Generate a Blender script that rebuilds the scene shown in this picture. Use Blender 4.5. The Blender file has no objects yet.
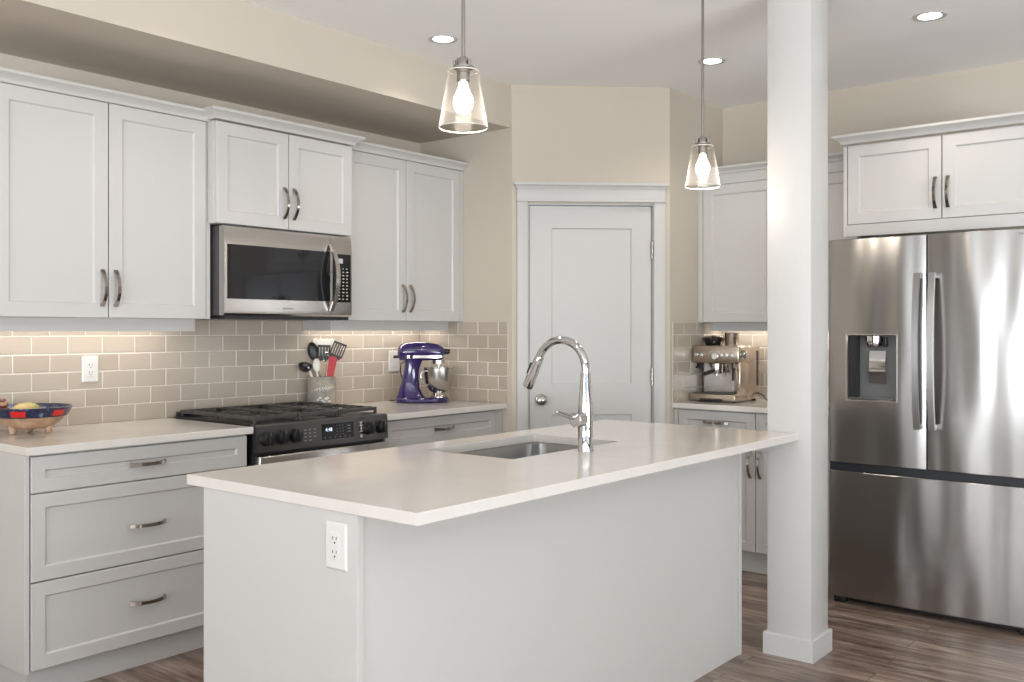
import bpy, bmesh, math, random
from mathutils import Vector, Matrix

random.seed(7)
PI = math.pi
scn = bpy.context.scene
COL = scn.collection

# ------------------------------------------------------------------ camera
F_PX, Y0, THETA, CAM_H = 950.8, 330.6, math.radians(39.135), 1.348
cam_d = bpy.data.cameras.new('camera')
cam = bpy.data.objects.new('camera', cam_d)
COL.objects.link(cam)
cam_d.sensor_width = 36.0
cam_d.sensor_fit = 'HORIZONTAL'
cam_d.lens = F_PX * 36.0 / 1024.0
cam_d.shift_y = (Y0 - 341.0) / 1024.0
cam_d.clip_start = 0.05
cam.location = (0, 0, CAM_H)
cam.rotation_euler = (PI / 2, 0, THETA - PI / 2)
scn.camera = cam

# ------------------------------------------------------------------ view, world, large lights
scn.view_settings.view_transform = 'Standard'
scn.view_settings.look = 'None'
scn.view_settings.gamma = 1.0
scn.view_settings.use_curve_mapping = False
scn.view_settings.exposure = 0.03
scn.cycles.use_denoising = True
scn.cycles.max_bounces = 10
scn.cycles.diffuse_bounces = 5
scn.cycles.glossy_bounces = 5
scn.cycles.transmission_bounces = 8
scn.cycles.transparent_max_bounces = 8
scn.cycles.caustics_reflective = False
scn.cycles.caustics_refractive = False
scn.cycles.sample_clamp_indirect = 4.0

world = bpy.data.worlds.new('daylight')
scn.world = world
world.use_nodes = True
bgn = world.node_tree.nodes['Background']
bgn.inputs[0].default_value = (0.80, 0.90, 1.0, 1)
bgn.inputs[1].default_value = 1.6


def area_light(name, loc, rot, sx, sy, power, color=(1, 1, 1)):
    d = bpy.data.lights.new(name, 'AREA')
    d.shape = 'RECTANGLE'
    d.size, d.size_y = sx, sy
    d.energy = power
    d.color = color
    o = bpy.data.objects.new(name, d)
    COL.objects.link(o)
    o.location = loc
    o.rotation_euler = rot
    return o


# daylight through the living-area windows behind and left of the camera
WEST_X, SOUTH_Y = -3.6, -3.4
area_light('daylight_west', (WEST_X - 0.75, -0.2, 1.15), (0, -PI / 2 - 1.1, 0), 2.3, 5.4, 520, (0.93, 0.965, 1.0))
area_light('daylight_south', (0.7, SOUTH_Y - 0.80, 1.0), (PI / 2 + 1.15, 0, 0), 4.8, 2.2, 480, (0.93, 0.965, 1.0))

# ------------------------------------------------------------------ materials


def mat(name, col, rough=0.5, metal=0.0, **kw):
    m = bpy.data.materials.new(name)
    m.use_nodes = True
    b = m.node_tree.nodes['Principled BSDF']
    b.inputs['Base Color'].default_value = (*col, 1)
    b.inputs['Roughness'].default_value = rough
    b.inputs['Metallic'].default_value = metal
    for k, v in kw.items():
        b.inputs[k.replace('_', ' ')].default_value = v
    return m


def nodes(m):
    nt = m.node_tree
    return nt, nt.nodes, nt.links, nt.nodes['Principled BSDF']


def coords(m, scale=(1, 1, 1), kind='Object', rot=(0, 0, 0)):
    nt, n, l, b = nodes(m)
    tc = n.new('ShaderNodeTexCoord')
    mp = n.new('ShaderNodeMapping')
    mp.inputs['Scale'].default_value = scale
    mp.inputs['Rotation'].default_value = rot
    l.new(tc.outputs[kind], mp.inputs[0])
    return mp


def ramp(m, stops):
    n = m.node_tree.nodes.new('ShaderNodeValToRGB')
    e = n.color_ramp.elements
    while len(e) < len(stops):
        e.new(0.5)
    for el, (p, c) in zip(e, stops):
        el.position = p
        el.color = (*c, 1)
    return n


def noise(m, mp, scale, detail=4, rough=0.5, dist=0.0):
    n = m.node_tree.nodes.new('ShaderNodeTexNoise')
    n.inputs['Scale'].default_value = scale
    n.inputs['Detail'].default_value = detail
    n.inputs['Roughness'].default_value = rough
    n.inputs['Distortion'].default_value = dist
    m.node_tree.links.new(mp.outputs[0], n.inputs['Vector'])
    return n


def bump(m, src, strength, dist):
    nt, n, l, b = nodes(m)
    bp = n.new('ShaderNodeBump')
    bp.inputs['Strength'].default_value = strength
    bp.inputs['Distance'].default_value = dist
    l.new(src, bp.inputs['Height'])
    l.new(bp.outputs[0], b.inputs['Normal'])
    return bp


M = {}
M['paint'] = mat('cabinet_white', (0.555, 0.545, 0.527), 0.38)
M['trimwhite'] = mat('trim_white', (0.555, 0.55, 0.535), 0.4)
M['wall'] = mat('wall_beige', (0.56, 0.505, 0.425), 0.85)
nz = noise(M['wall'], coords(M['wall']), 180, 2)
bump(M['wall'], nz.outputs['Fac'], 0.06, 0.002)
M['walldark'] = mat('unseen_wall_taupe', (0.26, 0.235, 0.205), 0.8)  # unseen walls, tone darkened to give reflections in the metal more contrast
M['ceil'] = mat('ceiling_white', (0.91, 0.905, 0.895), 0.9)
nz = noise(M['ceil'], coords(M['ceil']), 120, 3)
bump(M['ceil'], nz.outputs['Fac'], 0.08, 0.003)

M['quartz'] = mat('quartz', (0.72, 0.69, 0.65), 0.11)
mp = coords(M['quartz'])
nz = noise(M['quartz'], mp, 5, 6, 0.6, 0.6)
rp = ramp(M['quartz'], [(0.3, (0.66, 0.63, 0.585)), (0.55, (0.685, 0.655, 0.615)), (0.8, (0.70, 0.675, 0.635))])
M['quartz'].node_tree.links.new(nz.outputs['Fac'], rp.inputs[0])
M['quartz'].node_tree.links.new(rp.outputs[0], nodes(M['quartz'])[3].inputs['Base Color'])

# glazed subway tile: each tile has its own tone from a face attribute
M['tile'] = mat('tile_glaze', (0.45, 0.39, 0.32), 0.22)
nt, n_, l_, b_ = nodes(M['tile'])
at = n_.new('ShaderNodeAttribute')
at.attribute_name = 'tone'
rp = ramp(M['tile'], [(0.0, (0.43, 0.37, 0.305)), (1.0, (0.48, 0.418, 0.35))])
l_.new(at.outputs['Fac'], rp.inputs[0])
l_.new(rp.outputs[0], b_.inputs['Base Color'])
M['grout'] = mat('grout', (0.72, 0.67, 0.60), 0.9)

# wood plank floor, planks along Y
M['floor'] = mat('plank_floor', (0.2, 0.15, 0.12), 0.3)
nt, n_, l_, b_ = nodes(M['floor'])
mp = coords(M['floor'], (1, 1, 1), rot=(0, 0, PI / 2))
br = n_.new('ShaderNodeTexBrick')
br.offset = 0.37
br.inputs['Scale'].default_value = 1.0
br.inputs['Brick Width'].default_value = 1.25
br.inputs['Row Height'].default_value = 0.127
br.inputs['Mortar Size'].default_value = 0.0012
br.inputs['Mortar Smooth'].default_value = 0.2
br.inputs['Color1'].default_value = (0.0, 0.0, 0.0, 1)
br.inputs['Color2'].default_value = (1, 1, 1, 1)
br.inputs['Mortar'].default_value = (0, 0, 0, 1)
l_.new(mp.outputs[0], br.inputs['Vector'])
mp2 = coords(M['floor'], (9, 0.9, 1))
add = n_.new('ShaderNodeVectorMath')
add.operation = 'MULTIPLY_ADD'
l_.new(br.outputs['Color'], add.inputs[0])
add.inputs[1].default_value = (7, 7, 7)
l_.new(mp2.outputs[0], add.inputs[2])
g1 = n_.new('ShaderNodeTexNoise')
g1.inputs['Scale'].default_value = 3.0
g1.inputs['Detail'].default_value = 8
g1.inputs['Roughness'].default_value = 0.68
g1.inputs['Distortion'].default_value = 0.5
l_.new(add.outputs[0], g1.inputs['Vector'])
rp = ramp(M['floor'], [(0.30, (0.060, 0.037, 0.027)), (0.44, (0.18, 0.125, 0.097)), (0.56, (0.31, 0.235, 0.193)), (0.70, (0.47, 0.39, 0.34))])
l_.new(g1.outputs['Fac'], rp.inputs[0])
tone = n_.new('ShaderNodeMix')
tone.data_type = 'RGBA'
tone.blend_type = 'MULTIPLY'
tone.inputs[0].default_value = 1.0
l_.new(rp.outputs[0], tone.inputs[6])
tr = ramp(M['floor'], [(0.0, (0.78, 0.76, 0.74)), (1.0, (1.12, 1.1, 1.08))])
l_.new(br.outputs['Color'], tr.inputs[0])
l_.new(tr.outputs[0], tone.inputs[7])
seam = n_.new('ShaderNodeMix')
seam.data_type = 'RGBA'
l_.new(br.outputs['Fac'], seam.inputs[0])
l_.new(tone.outputs[2], seam.inputs[6])
seam.inputs[7].default_value = (0.04, 0.03, 0.025, 1)
l_.new(seam.outputs[2], b_.inputs['Base Color'])
bump(M['floor'], g1.outputs['Fac'], 0.12, 0.002)


def steel(name, col, rough, wave=0.0, wscale=(3.2, 3.2, 0.55)):
    m = mat(name, col, rough, 1.0)
    mp = coords(m, wscale)
    if wave:
        nz = noise(m, mp, 1.6, 1.0, 0.4)
        bump(m, nz.outputs['Fac'], wave, 0.1)
    return m


M['steel'] = steel('brushed_steel', (0.60, 0.575, 0.55), 0.24)
M['fridge'] = steel('fridge_steel', (0.365, 0.352, 0.338), 0.23, 0.22)
M['handlesteel'] = mat('handle_steel', (0.42, 0.415, 0.41), 0.32, 1.0)
M['bowlsteel'] = mat('bowl_steel', (0.50, 0.48, 0.45), 0.22, 1.0)
M['sinksteel'] = steel('sink_steel', (0.30, 0.30, 0.30), 0.28)
M['chrome'] = mat('chrome', (0.56, 0.56, 0.57), 0.06, 1.0)
M['nickel'] = mat('satin_nickel', (0.34, 0.32, 0.295), 0.24, 1.0)
M['pull'] = mat('polished_pull', (0.42, 0.385, 0.345), 0.12, 1.0)
M['blacksteel'] = mat('black_stainless', (0.105, 0.10, 0.098), 0.33, 0.75)
M['black'] = mat('black_plastic', (0.012, 0.012, 0.013), 0.35)
M['iron'] = mat('cast_iron', (0.055, 0.052, 0.05), 0.38)
M['glassblack'] = mat('black_glass', (0.012, 0.012, 0.014), 0.04, IOR=1.5)
M['displayglass'] = mat('display_glass', (0.010, 0.010, 0.011), 0.12, IOR=1.2)
M['keypad'] = mat('keypad_black', (0.015, 0.014, 0.014), 0.15)
M['darkgrey'] = mat('dark_grey_case', (0.075, 0.075, 0.078), 0.45)
M['midgrey'] = mat('dispenser_grey', (0.16, 0.165, 0.165), 0.4)
M['gap'] = mat('gap_dark', (0.012, 0.014, 0.018), 0.5)
M['whiteplastic'] = mat('white_plastic', (0.69, 0.68, 0.66), 0.3)
M['slot'] = mat('slot_dark', (0.05, 0.045, 0.04), 0.6)
M['print'] = mat('print_white', (0.75, 0.75, 0.73), 0.5)
M['printdim'] = mat('print_grey', (0.32, 0.31, 0.30), 0.5)
M['printdark'] = mat('print_dark', (0.13, 0.13, 0.13), 0.5)
M['purple'] = mat('purple_enamel', (0.028, 0.015, 0.10), 0.1)
M['purple'].node_tree.nodes['Principled BSDF'].inputs['Coat Weight'].default_value = 0.6
M['red'] = mat('red_silicone', (0.50, 0.012, 0.018), 0.35)
M['wood'] = mat('utensil_wood', (0.52, 0.38, 0.24), 0.6)
M['cream'] = mat('cream_plastic', (0.82, 0.78, 0.70), 0.5)
M['espresso'] = steel('champagne_steel', (0.56, 0.48, 0.40), 0.25)
M['smoke'] = mat('smoky_plastic', (0.02, 0.017, 0.015), 0.08)
M['clay'] = mat('clay', (0.50, 0.33, 0.21), 0.75)
nz = noise(M['clay'], coords(M['clay']), 22, 5, 0.65)
rp = ramp(M['clay'], [(0.3, (0.36, 0.21, 0.13)), (0.6, (0.54, 0.36, 0.24)), (0.85, (0.66, 0.5, 0.37))])
M['clay'].node_tree.links.new(nz.outputs['Fac'], rp.inputs[0])
M['clay'].node_tree.links.new(rp.outputs[0], nodes(M['clay'])[3].inputs['Base Color'])
M['navy'] = mat('navy_glaze', (0.022, 0.028, 0.085), 0.3)
nz = noise(M['navy'], coords(M['navy']), 38, 3, 0.6)
rp = ramp(M['navy'], [(0.0, (0.008, 0.009, 0.026)), (0.58, (0.014, 0.018, 0.055)), (0.68, (0.12, 0.2, 0.3)), (0.74, (0.05, 0.1, 0.22))])
M['navy'].node_tree.links.new(nz.outputs['Fac'], rp.inputs[0])
M['navy'].node_tree.links.new(rp.outputs[0], nodes(M['navy'])[3].inputs['Base Color'])
M['redglaze'] = mat('red_glaze', (0.55, 0.015, 0.012), 0.3)
M['yellow'] = mat('yellow_green_fruit', (0.62, 0.48, 0.16), 0.45)
nz = noise(M['yellow'], coords(M['yellow']), 9, 2)
rp = ramp(M['yellow'], [(0.35, (0.30, 0.40, 0.10)), (0.6, (0.66, 0.47, 0.20))])
M['yellow'].node_tree.links.new(nz.outputs['Fac'], rp.inputs[0])
M['yellow'].node_tree.links.new(rp.outputs[0], nodes(M['yellow'])[3].inputs['Base Color'])
M['darkred'] = mat('dark_red_striped', (0.2, 0.02, 0.02), 0.4)
wv = M['darkred'].node_tree.nodes.new('ShaderNodeTexWave')
wv.inputs['Scale'].default_value = 16
wv.inputs['Distortion'].default_value = 3
M['darkred'].node_tree.links.new(coords(M['darkred']).outputs[0], wv.inputs['Vector'])
rp = ramp(M['darkred'], [(0.4, (0.12, 0.012, 0.012)), (0.6, (0.42, 0.26, 0.13))])
M['darkred'].node_tree.links.new(wv.outputs['Fac'], rp.inputs[0])
M['darkred'].node_tree.links.new(rp.outputs[0], nodes(M['darkred'])[3].inputs['Base Color'])
M['crock'] = mat('crock_stoneware', (0.38, 0.35, 0.3), 0.5)
mp = coords(M['crock'])
nz = noise(M['crock'], mp, 14, 5, 0.6, 1.0)
rp = ramp(M['crock'], [(0.32, (0.22, 0.20, 0.165)), (0.5, (0.37, 0.345, 0.295)), (0.62, (0.47, 0.40, 0.30)), (0.8, (0.60, 0.56, 0.5))])
M['crock'].node_tree.links.new(nz.outputs['Fac'], rp.inputs[0])
M['crock'].node_tree.links.new(rp.outputs[0], nodes(M['crock'])[3].inputs['Base Color'])


def glow(name, col, strength):
    m = mat(name, col, 0.4)
    b = nodes(m)[3]
    b.inputs['Emission Color'].default_value = (*col, 1)
    b.inputs['Emission Strength'].default_value = strength
    return m


M['bulb'] = glow('lit_bulb', (1.0, 0.93, 0.84), 9)
M['lens'] = glow('lit_lens', (1.0, 0.95, 0.88), 9)
M['screen'] = glow('lit_digits', (0.75, 0.85, 1.0), 1.1)
M['lcd'] = glow('lit_lcd', (0.42, 0.42, 0.5), 0.25)
# thin clear seeded glass for the pendant shades; edges whitened to imitate bright rims
M['glass'] = bpy.data.materials.new('clear_glass')
M['glass'].use_nodes = True
nt = M['glass'].node_tree
nt.nodes.remove(nt.nodes['Principled BSDF'])
out = nt.nodes['Material Output']
tb = nt.nodes.new('ShaderNodeBsdfTransparent')
tb.inputs[0].default_value = (0.96, 0.95, 0.94, 1)
gb = nt.nodes.new('ShaderNodeBsdfGlossy')
gb.inputs['Roughness'].default_value = 0.08
gb.inputs[0].default_value = (1, 0.98, 0.95, 1)
tl = nt.nodes.new('ShaderNodeBsdfTranslucent')
tl.inputs[0].default_value = (0.95, 0.93, 0.9, 1)
fr = nt.nodes.new('ShaderNodeLayerWeight')
fr.inputs[0].default_value = 0.5
pw = nt.nodes.new('ShaderNodeMath')
pw.operation = 'POWER'
pw.inputs[1].default_value = 5.0
nt.links.new(fr.outputs['Facing'], pw.inputs[0])
sc_ = nt.nodes.new('ShaderNodeMath')
sc_.operation = 'MULTIPLY_ADD'
sc_.inputs[1].default_value = 0.22
sc_.inputs[2].default_value = 0.012
nt.links.new(pw.outputs[0], sc_.inputs[0])
m1 = nt.nodes.new('ShaderNodeMixShader')
m1.inputs[0].default_value = 0.004
nt.links.new(tb.outputs[0], m1.inputs[1])
nt.links.new(gb.outputs[0], m1.inputs[2])
m2 = nt.nodes.new('ShaderNodeMixShader')
nt.links.new(sc_.outputs[0], m2.inputs[0])
nt.links.new(m1.outputs[0], m2.inputs[1])
nt.links.new(tl.outputs[0], m2.inputs[2])
nt.links.new(m2.outputs[0], out.inputs[0])

M['rimglint'] = mat('glass_rim_glint', (0.9, 0.88, 0.85), 0.2)  # whitish colour painted in as the bright highlight along the shade rims
nodes(M['rimglint'])[3].inputs['Transmission Weight'].default_value = 0.35

# ------------------------------------------------------------------ mesh builder


class MB:
    """collects shapes, becomes ONE mesh object"""

    def __init__(self):
        self.bm = bmesh.new()
        self.mi = 0

    def _add(self, verts, faces):
        vs = [self.bm.verts.new(v) for v in verts]
        out = []
        for f in faces:
            try:
                fc = self.bm.faces.new([vs[i] for i in f])
                fc.material_index = self.mi
                out.append(fc)
            except ValueError:
                pass
        return out

    def box(self, x0, x1, y0, y1, z0, z1, bev=0.0, seg=2, mx=None):
        t = bmesh.new()
        x0, x1 = min(x0, x1), max(x0, x1)
        y0, y1 = min(y0, y1), max(y0, y1)
        z0, z1 = min(z0, z1), max(z0, z1)
        bmesh.ops.create_cube(t, size=1.0)
        for v in t.verts:
            v.co = Vector((x0 + (v.co.x + .5) * (x1 - x0), y0 + (v.co.y + .5) * (y1 - y0), z0 + (v.co.z + .5) * (z1 - z0)))
        if bev:
            bmesh.ops.bevel(t, geom=list(t.edges), offset=bev, segments=seg, affect='EDGES', profile=0.5)
        self._merge(t, mx)
        return self

    def _merge(self, t, mx=None):
        t.verts.index_update()
        vs = [(mx @ v.co if mx else v.co.copy()) for v in t.verts]
        self._add(vs, [[v.index for v in f.verts] for f in t.faces])
        t.free()

    def lathe(self, prof, c=(0, 0, 0), seg=32, mx=None, caps=True):
        """prof: (r, z) list revolved about z through c"""
        vs, fs = [], []
        for r, z in prof:
            for k in range(seg):
                a = 2 * PI * k / seg
                v = Vector((c[0] + r * math.cos(a), c[1] + r * math.sin(a), c[2] + z))
                vs.append(mx @ v if mx else v)
        for i in range(len(prof) - 1):
            for k in range(seg):
                k2 = (k + 1) % seg
                fs.append([i * seg + k, i * seg + k2, (i + 1) * seg + k2, (i + 1) * seg + k])
        if caps:
            if prof[0][0] > 1e-5:
                fs.append(list(range(seg))[::-1])
            if prof[-1][0] > 1e-5:
                fs.append([(len(prof) - 1) * seg + k for k in range(seg)])
        self._add(vs, fs)
        return self

    def cyl(self, p0, p1, r, r2=None, seg=24, bev=0.0):
        p0, p1 = Vector(p0), Vector(p1)
        d = p1 - p0
        L = d.length
        q = Vector((0, 0, 1)).rotation_difference(d)
        mx = Matrix.Translation(p0) @ q.to_matrix().to_4x4()
        r2 = r if r2 is None else r2
        prof = [(r, 0), (r2, L)]
        if bev:
            prof = [(r - bev, 0), (r, bev), (r2, L - bev), (r2 - bev, L)]
        return self.lathe(prof, seg=seg, mx=mx)

    def tube(self, pts, rad, seg=14, flat=None):
        """round tube along pts; rad number or list; flat=(normal vector, a, b) makes a rectangular section"""
        pts = [Vector(p) for p in pts]
        n = len(pts)
        rads = rad if isinstance(rad, (list, tuple)) else [rad] * n
        vs, fs = [], []
        t0 = (pts[1] - pts[0]).normalized()
        u = Vector(flat[0]) if flat else (Vector((0, 0, 1)) if abs(t0.z) < .9 else Vector((1, 0, 0)))
        for i in range(n):
            t = (pts[min(i + 1, n - 1)] - pts[max(i - 1, 0)]).normalized()
            if flat:
                u = Vector(flat[0])
            u = (u - t * u.dot(t)).normalized()
            v = t.cross(u)
            if flat:
                s = rads[i]
                sec = [(flat[1] * s, flat[2]), (-flat[1] * s, flat[2]), (-flat[1] * s, -flat[2]), (flat[1] * s, -flat[2])]
                for a, b in sec:
                    vs.append(pts[i] + u * a + v * b)
            else:
                for k in range(seg):
                    a = 2 * PI * k / seg
                    vs.append(pts[i] + (u * math.cos(a) + v * math.sin(a)) * rads[i])
        m = 4 if flat else seg
        for i in range(n - 1):
            for k in range(m):
                k2 = (k + 1) % m
                fs.append([i * m + k, i * m + k2, (i + 1) * m + k2, (i + 1) * m + k])
        fs.append(list(range(m))[::-1])
        fs.append([(n - 1) * m + k for k in range(m)])
        self._add(vs, fs)
        return self

    def prism(self, poly, axis, a, b, mx=None):
        """extrude a 2d polygon along axis; for 'x' poly is (y,z), 'y' (x,z), 'z' (x,y)"""
        def P(p, t):
            v = {'x': (t, p[0], p[1]), 'y': (p[0], t, p[1]), 'z': (p[0], p[1], t)}[axis]
            v = Vector(v)
            return mx @ v if mx else v
        n = len(poly)
        vs = [P(p, a) for p in poly] + [P(p, b) for p in poly]
        fs = [list(range(n))[::-1], [n + i for i in range(n)]]
        for i in range(n):
            j = (i + 1) % n
            fs.append([i, j, n + j, n + i])
        self._add(vs, fs)
        return self

    def loops(self, rings, cap0=True, cap1=True, mx=None):
        """skin a list of equal-length closed rings"""
        n = len(rings[0])
        vs = [(mx @ Vector(v) if mx else Vector(v)) for r in rings for v in r]
        fs = []
        for i in range(len(rings) - 1):
            for k in range(n):
                k2 = (k + 1) % n
                fs.append([i * n + k, i * n + k2, (i + 1) * n + k2, (i + 1) * n + k])
        if cap0:
            fs.append(list(range(n))[::-1])
        if cap1:
            fs.append([(len(rings) - 1) * n + k for k in range(n)])
        self._add(vs, fs)
        return self

    def sphere(self, c, r, sc=(1, 1, 1), seg=20, mx=None):
        t = bmesh.new()
        bmesh.ops.create_uvsphere(t, u_segments=seg, v_segments=max(8, seg // 2), radius=r)
        for v in t.verts:
            v.co = Vector((v.co.x * sc[0] + c[0], v.co.y * sc[1] + c[1], v.co.z * sc[2] + c[2]))
        self._merge(t, mx)
        return self

    def molding(self, path, prof):
        """mitred moulding; path (x,y) open polyline walked with the room on the right, prof (out, z)"""
        n = len(path)
        rings = []
        for i, p in enumerate(path):
            p = Vector(p)
            def nrm(a, b):
                d = (Vector(b) - Vector(a)).normalized()
                return Vector((d.y, -d.x))
            if i == 0:
                o = nrm(path[0], path[1])
            elif i == n - 1:
                o = nrm(path[-2], path[-1])
            else:
                a, b = nrm(path[i - 1], path[i]), nrm(path[i], path[i + 1])
                o = (a + b) / (1 + a.dot(b))
            rings.append([(p.x + o.x * q, p.y + o.y * q, z) for q, z in prof])
        return self.loops(rings)

    def build(self, name, m, parent=None, loc=None, rz=0.0, smooth=True, angle=35):
        bmesh.ops.recalc_face_normals(self.bm, faces=list(self.bm.faces))
        me = bpy.data.meshes.new(name)
        self.bm.to_mesh(me)
        self.bm.free()
        for x in (m if isinstance(m, (list, tuple)) else [m]):
            me.materials.append(M[x] if isinstance(x, str) else x)
        if smooth:
            for p in me.polygons:
                p.use_smooth = True
            me.set_sharp_from_angle(angle=math.radians(angle))
        o = bpy.data.objects.new(name, me)
        COL.objects.link(o)
        if parent:
            o.parent = parent
        if loc:
            o.location = loc
        o.rotation_euler.z = rz
        return o


def tag(o, label, cat, group=None):
    o['label'] = label
    o['category'] = cat
    if group:
        o['group'] = group
    return o


def thing(name, label, cat, loc=(0, 0, 0), rz=0.0, group=None):
    o = bpy.data.objects.new(name, None)
    o.empty_display_size = 0.1
    COL.objects.link(o)
    o.location = loc
    o.rotation_euler.z = rz
    return tag(o, label, cat, group)


def struct(mb, name, m, loc=None, rz=0.0, **k):
    o = mb.build(name, m, None, loc, rz, **k)
    o['kind'] = 'structure'
    return o


def text(name, s, size, m, parent, loc, rot, depth=0.0006, bend=None, spacing=1.0):
    cu = bpy.data.curves.new(name, 'FONT')
    cu.body = s
    cu.size = size
    cu.align_x = 'CENTER'
    cu.align_y = 'CENTER'
    cu.extrude = depth
    cu.space_character = spacing
    t = bpy.data.objects.new(name + '_tmp', cu)
    COL.objects.link(t)
    dg = bpy.context.evaluated_depsgraph_get()
    me = bpy.data.meshes.new_from_object(t.evaluated_get(dg))
    bpy.data.objects.remove(t)
    bpy.data.curves.remove(cu)
    me.name = name
    if bend:
        for v in me.vertices:
            a = v.co.x / bend
            r = bend + v.co.z
            v.co = Vector((r * math.sin(a), v.co.y, r * math.cos(a) - bend))
    me.materials.clear()
    me.materials.append(M[m])
    o = bpy.data.objects.new(name, me)
    COL.objects.link(o)
    o.parent = parent
    o.location = loc
    o.rotation_euler = rot
    return o


# ------------------------------------------------------------------ key dimensions
YW, XR, XF = 4.18, 4.229, 5.52          # range wall, pantry side wall, fridge wall
ZC, CEIL, ZSOF = 0.9285, 2.756, 2.512
DA, DB = Vector((4.229, 3.441)), Vector((4.853, 2.770))   # pantry diagonal wall
YB = 2.770                              # wall beside the coffee nook
DV = (DB - DA).normalized()
DL = (DB - DA).length
DROT = math.atan2(DV.y, DV.x)
T = 0.1
WX = WEST_X

# ------------------------------------------------------------------ room shell
struct(MB().box(WX - T, XF + T, SOUTH_Y - T, YW + T, -0.05, 0), 'floor', 'floor')
struct(MB().box(WX - T, XF + T, SOUTH_Y - T, YW + T, CEIL, CEIL + T), 'ceiling', 'ceil')
struct(MB().box(WX - T, XR, YW, YW + T, 0, CEIL), 'wall_back', 'wall')
struct(MB().prism([(XR, DA.y), (XR + T, DA.y + .0395), (XR + T, YW), (XR, YW)], 'z', 0, CEIL), 'wall_pantry_left', 'wall', smooth=False)
struct(MB().prism([(DB.x, YB), (XF, YB), (XF, YB + T), (DB.x + .0434, YB + T)], 'z', 0, CEIL), 'wall_pantry_right', 'wall', smooth=False)
struct(MB().box(XF, XF + T, SOUTH_Y - T, YB + T, 0, CEIL), 'wall_right', 'wall')
# diagonal pantry wall with its door opening (local x along the wall)
SC = 0.9666
D0, D1, DZ = 0.104 * SC, 0.841 * SC, 2.068
mb = MB()
mb.prism([(0, 0), (D0 - .012, 0), (D0 - .012, T), (.0395, T)], 'z', 0, CEIL)
mb.prism([(D1 + .012, 0), (DL, 0), (DL - .0434, T), (D1 + .012, T)], 'z', 0, CEIL)
mb.box(D0 - 0.012, D1 + 0.012, 0, T, DZ + 0.012, CEIL)
struct(mb, 'wall_pantry_front', 'wall', (DA.x, DA.y, 0), DROT, smooth=False)
# soffit over the range wall
struct(MB().box(WX, XR, 3.452, YW, ZSOF, CEIL), 'ceiling_soffit', 'wall')
# west and south walls of the living area with their window openings
wy0, wy1, wz0, wz1 = -2.9, 2.6, 0.3, 2.35
mb = MB()
mb.box(WX - T, WX, SOUTH_Y, wy0, 0, CEIL).box(WX - T, WX, wy1, YW, 0, CEIL)
mb.box(WX - T, WX, wy0, wy1, 0, wz0).box(WX - T, WX, wy0, wy1, wz1, CEIL)
struct(mb, 'wall_left', 'walldark')
sx0, sx1, sz0, sz1 = -1.7, 3.1, 0.08, 2.3
mb = MB()
mb.box(WX - T, sx0, SOUTH_Y - T, SOUTH_Y, 0, CEIL).box(sx1, XF, SOUTH_Y - T, SOUTH_Y, 0, CEIL)
mb.box(sx0, sx1, SOUTH_Y - T, SOUTH_Y, 0, sz0).box(sx0, sx1, SOUTH_Y - T, SOUTH_Y, sz1, CEIL)
struct(mb, 'wall_front', 'walldark')
mb = MB()
for y in (wy0, wy0 * .75 + wy1 * .25, (wy0 + wy1) / 2, wy0 * .25 + wy1 * .75, wy1):
    mb.box(WX - .06, WX + .02, y - .05, y + .05, wz0 - .05, wz1 + .05, .004)
for z in (wz0, wz1):
    mb.box(WX - .06, WX + .018, wy0, wy1, z - .05, z + .05, .004)
struct(mb, 'window_1', 'trimwhite')
mb = MB()
for x in (sx0, sx0 * .667 + sx1 * .333, sx0 * .333 + sx1 * .667, sx1):
    mb.box(x - .05, x + .05, SOUTH_Y - .06, SOUTH_Y + .02, sz0 - .05, sz1 + .05, .004)
for z in (sz0, sz1):
    mb.box(sx0, sx1, SOUTH_Y - .06, SOUTH_Y + .018, z - .05, z + .05, .004)
struct(mb, 'window_2', 'trimwhite')

# ------------------------------------------------------------------ pantry door and casing


def panel_rings(x0, x1, z0, z1, y):
    return [(x0, y, z0), (x1, y, z0), (x1, y, z1), (x0, y, z1)]


def slab_with_panels(x0, x1, z0, z1, panels, t, recess, slope, y=0.0, ch=0.002):
    """one mesh door: front at y facing -y, recessed panels (all share px0, px1)"""
    mb = MB()
    mb.loops([panel_rings(x0, x1, z0, z1, y + t), panel_rings(x0, x1, z0, z1, y + ch), panel_rings(x0 + ch, x1 - ch, z0 + ch, z1 - ch, y)], True, False)
    a0, a1 = x0 + ch, x1 - ch
    px0, px1 = panels[0][0], panels[0][1]
    zs = sorted(panels, key=lambda p: p[2])
    quad = lambda xa, xb, za, zb: mb._add(panel_rings(xa, xb, za, zb, y), [[0, 1, 2, 3]])
    quad(a0, px0, z0 + ch, z1 - ch)
    quad(px1, a1, z0 + ch, z1 - ch)
    zc = z0 + ch
    for p in zs:
        quad(px0, px1, zc, p[2])
        zc = p[3]
        mb.loops([panel_rings(px0, px1, p[2], p[3], y), panel_rings(px0 + slope, px1 - slope, p[2] + slope, p[3] - slope, y + recess)], False, True)
    quad(px0, px1, zc, z1 - ch)
    bmesh.ops.remove_doubles(mb.bm, verts=list(mb.bm.verts), dist=1e-5)
    return mb


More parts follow.
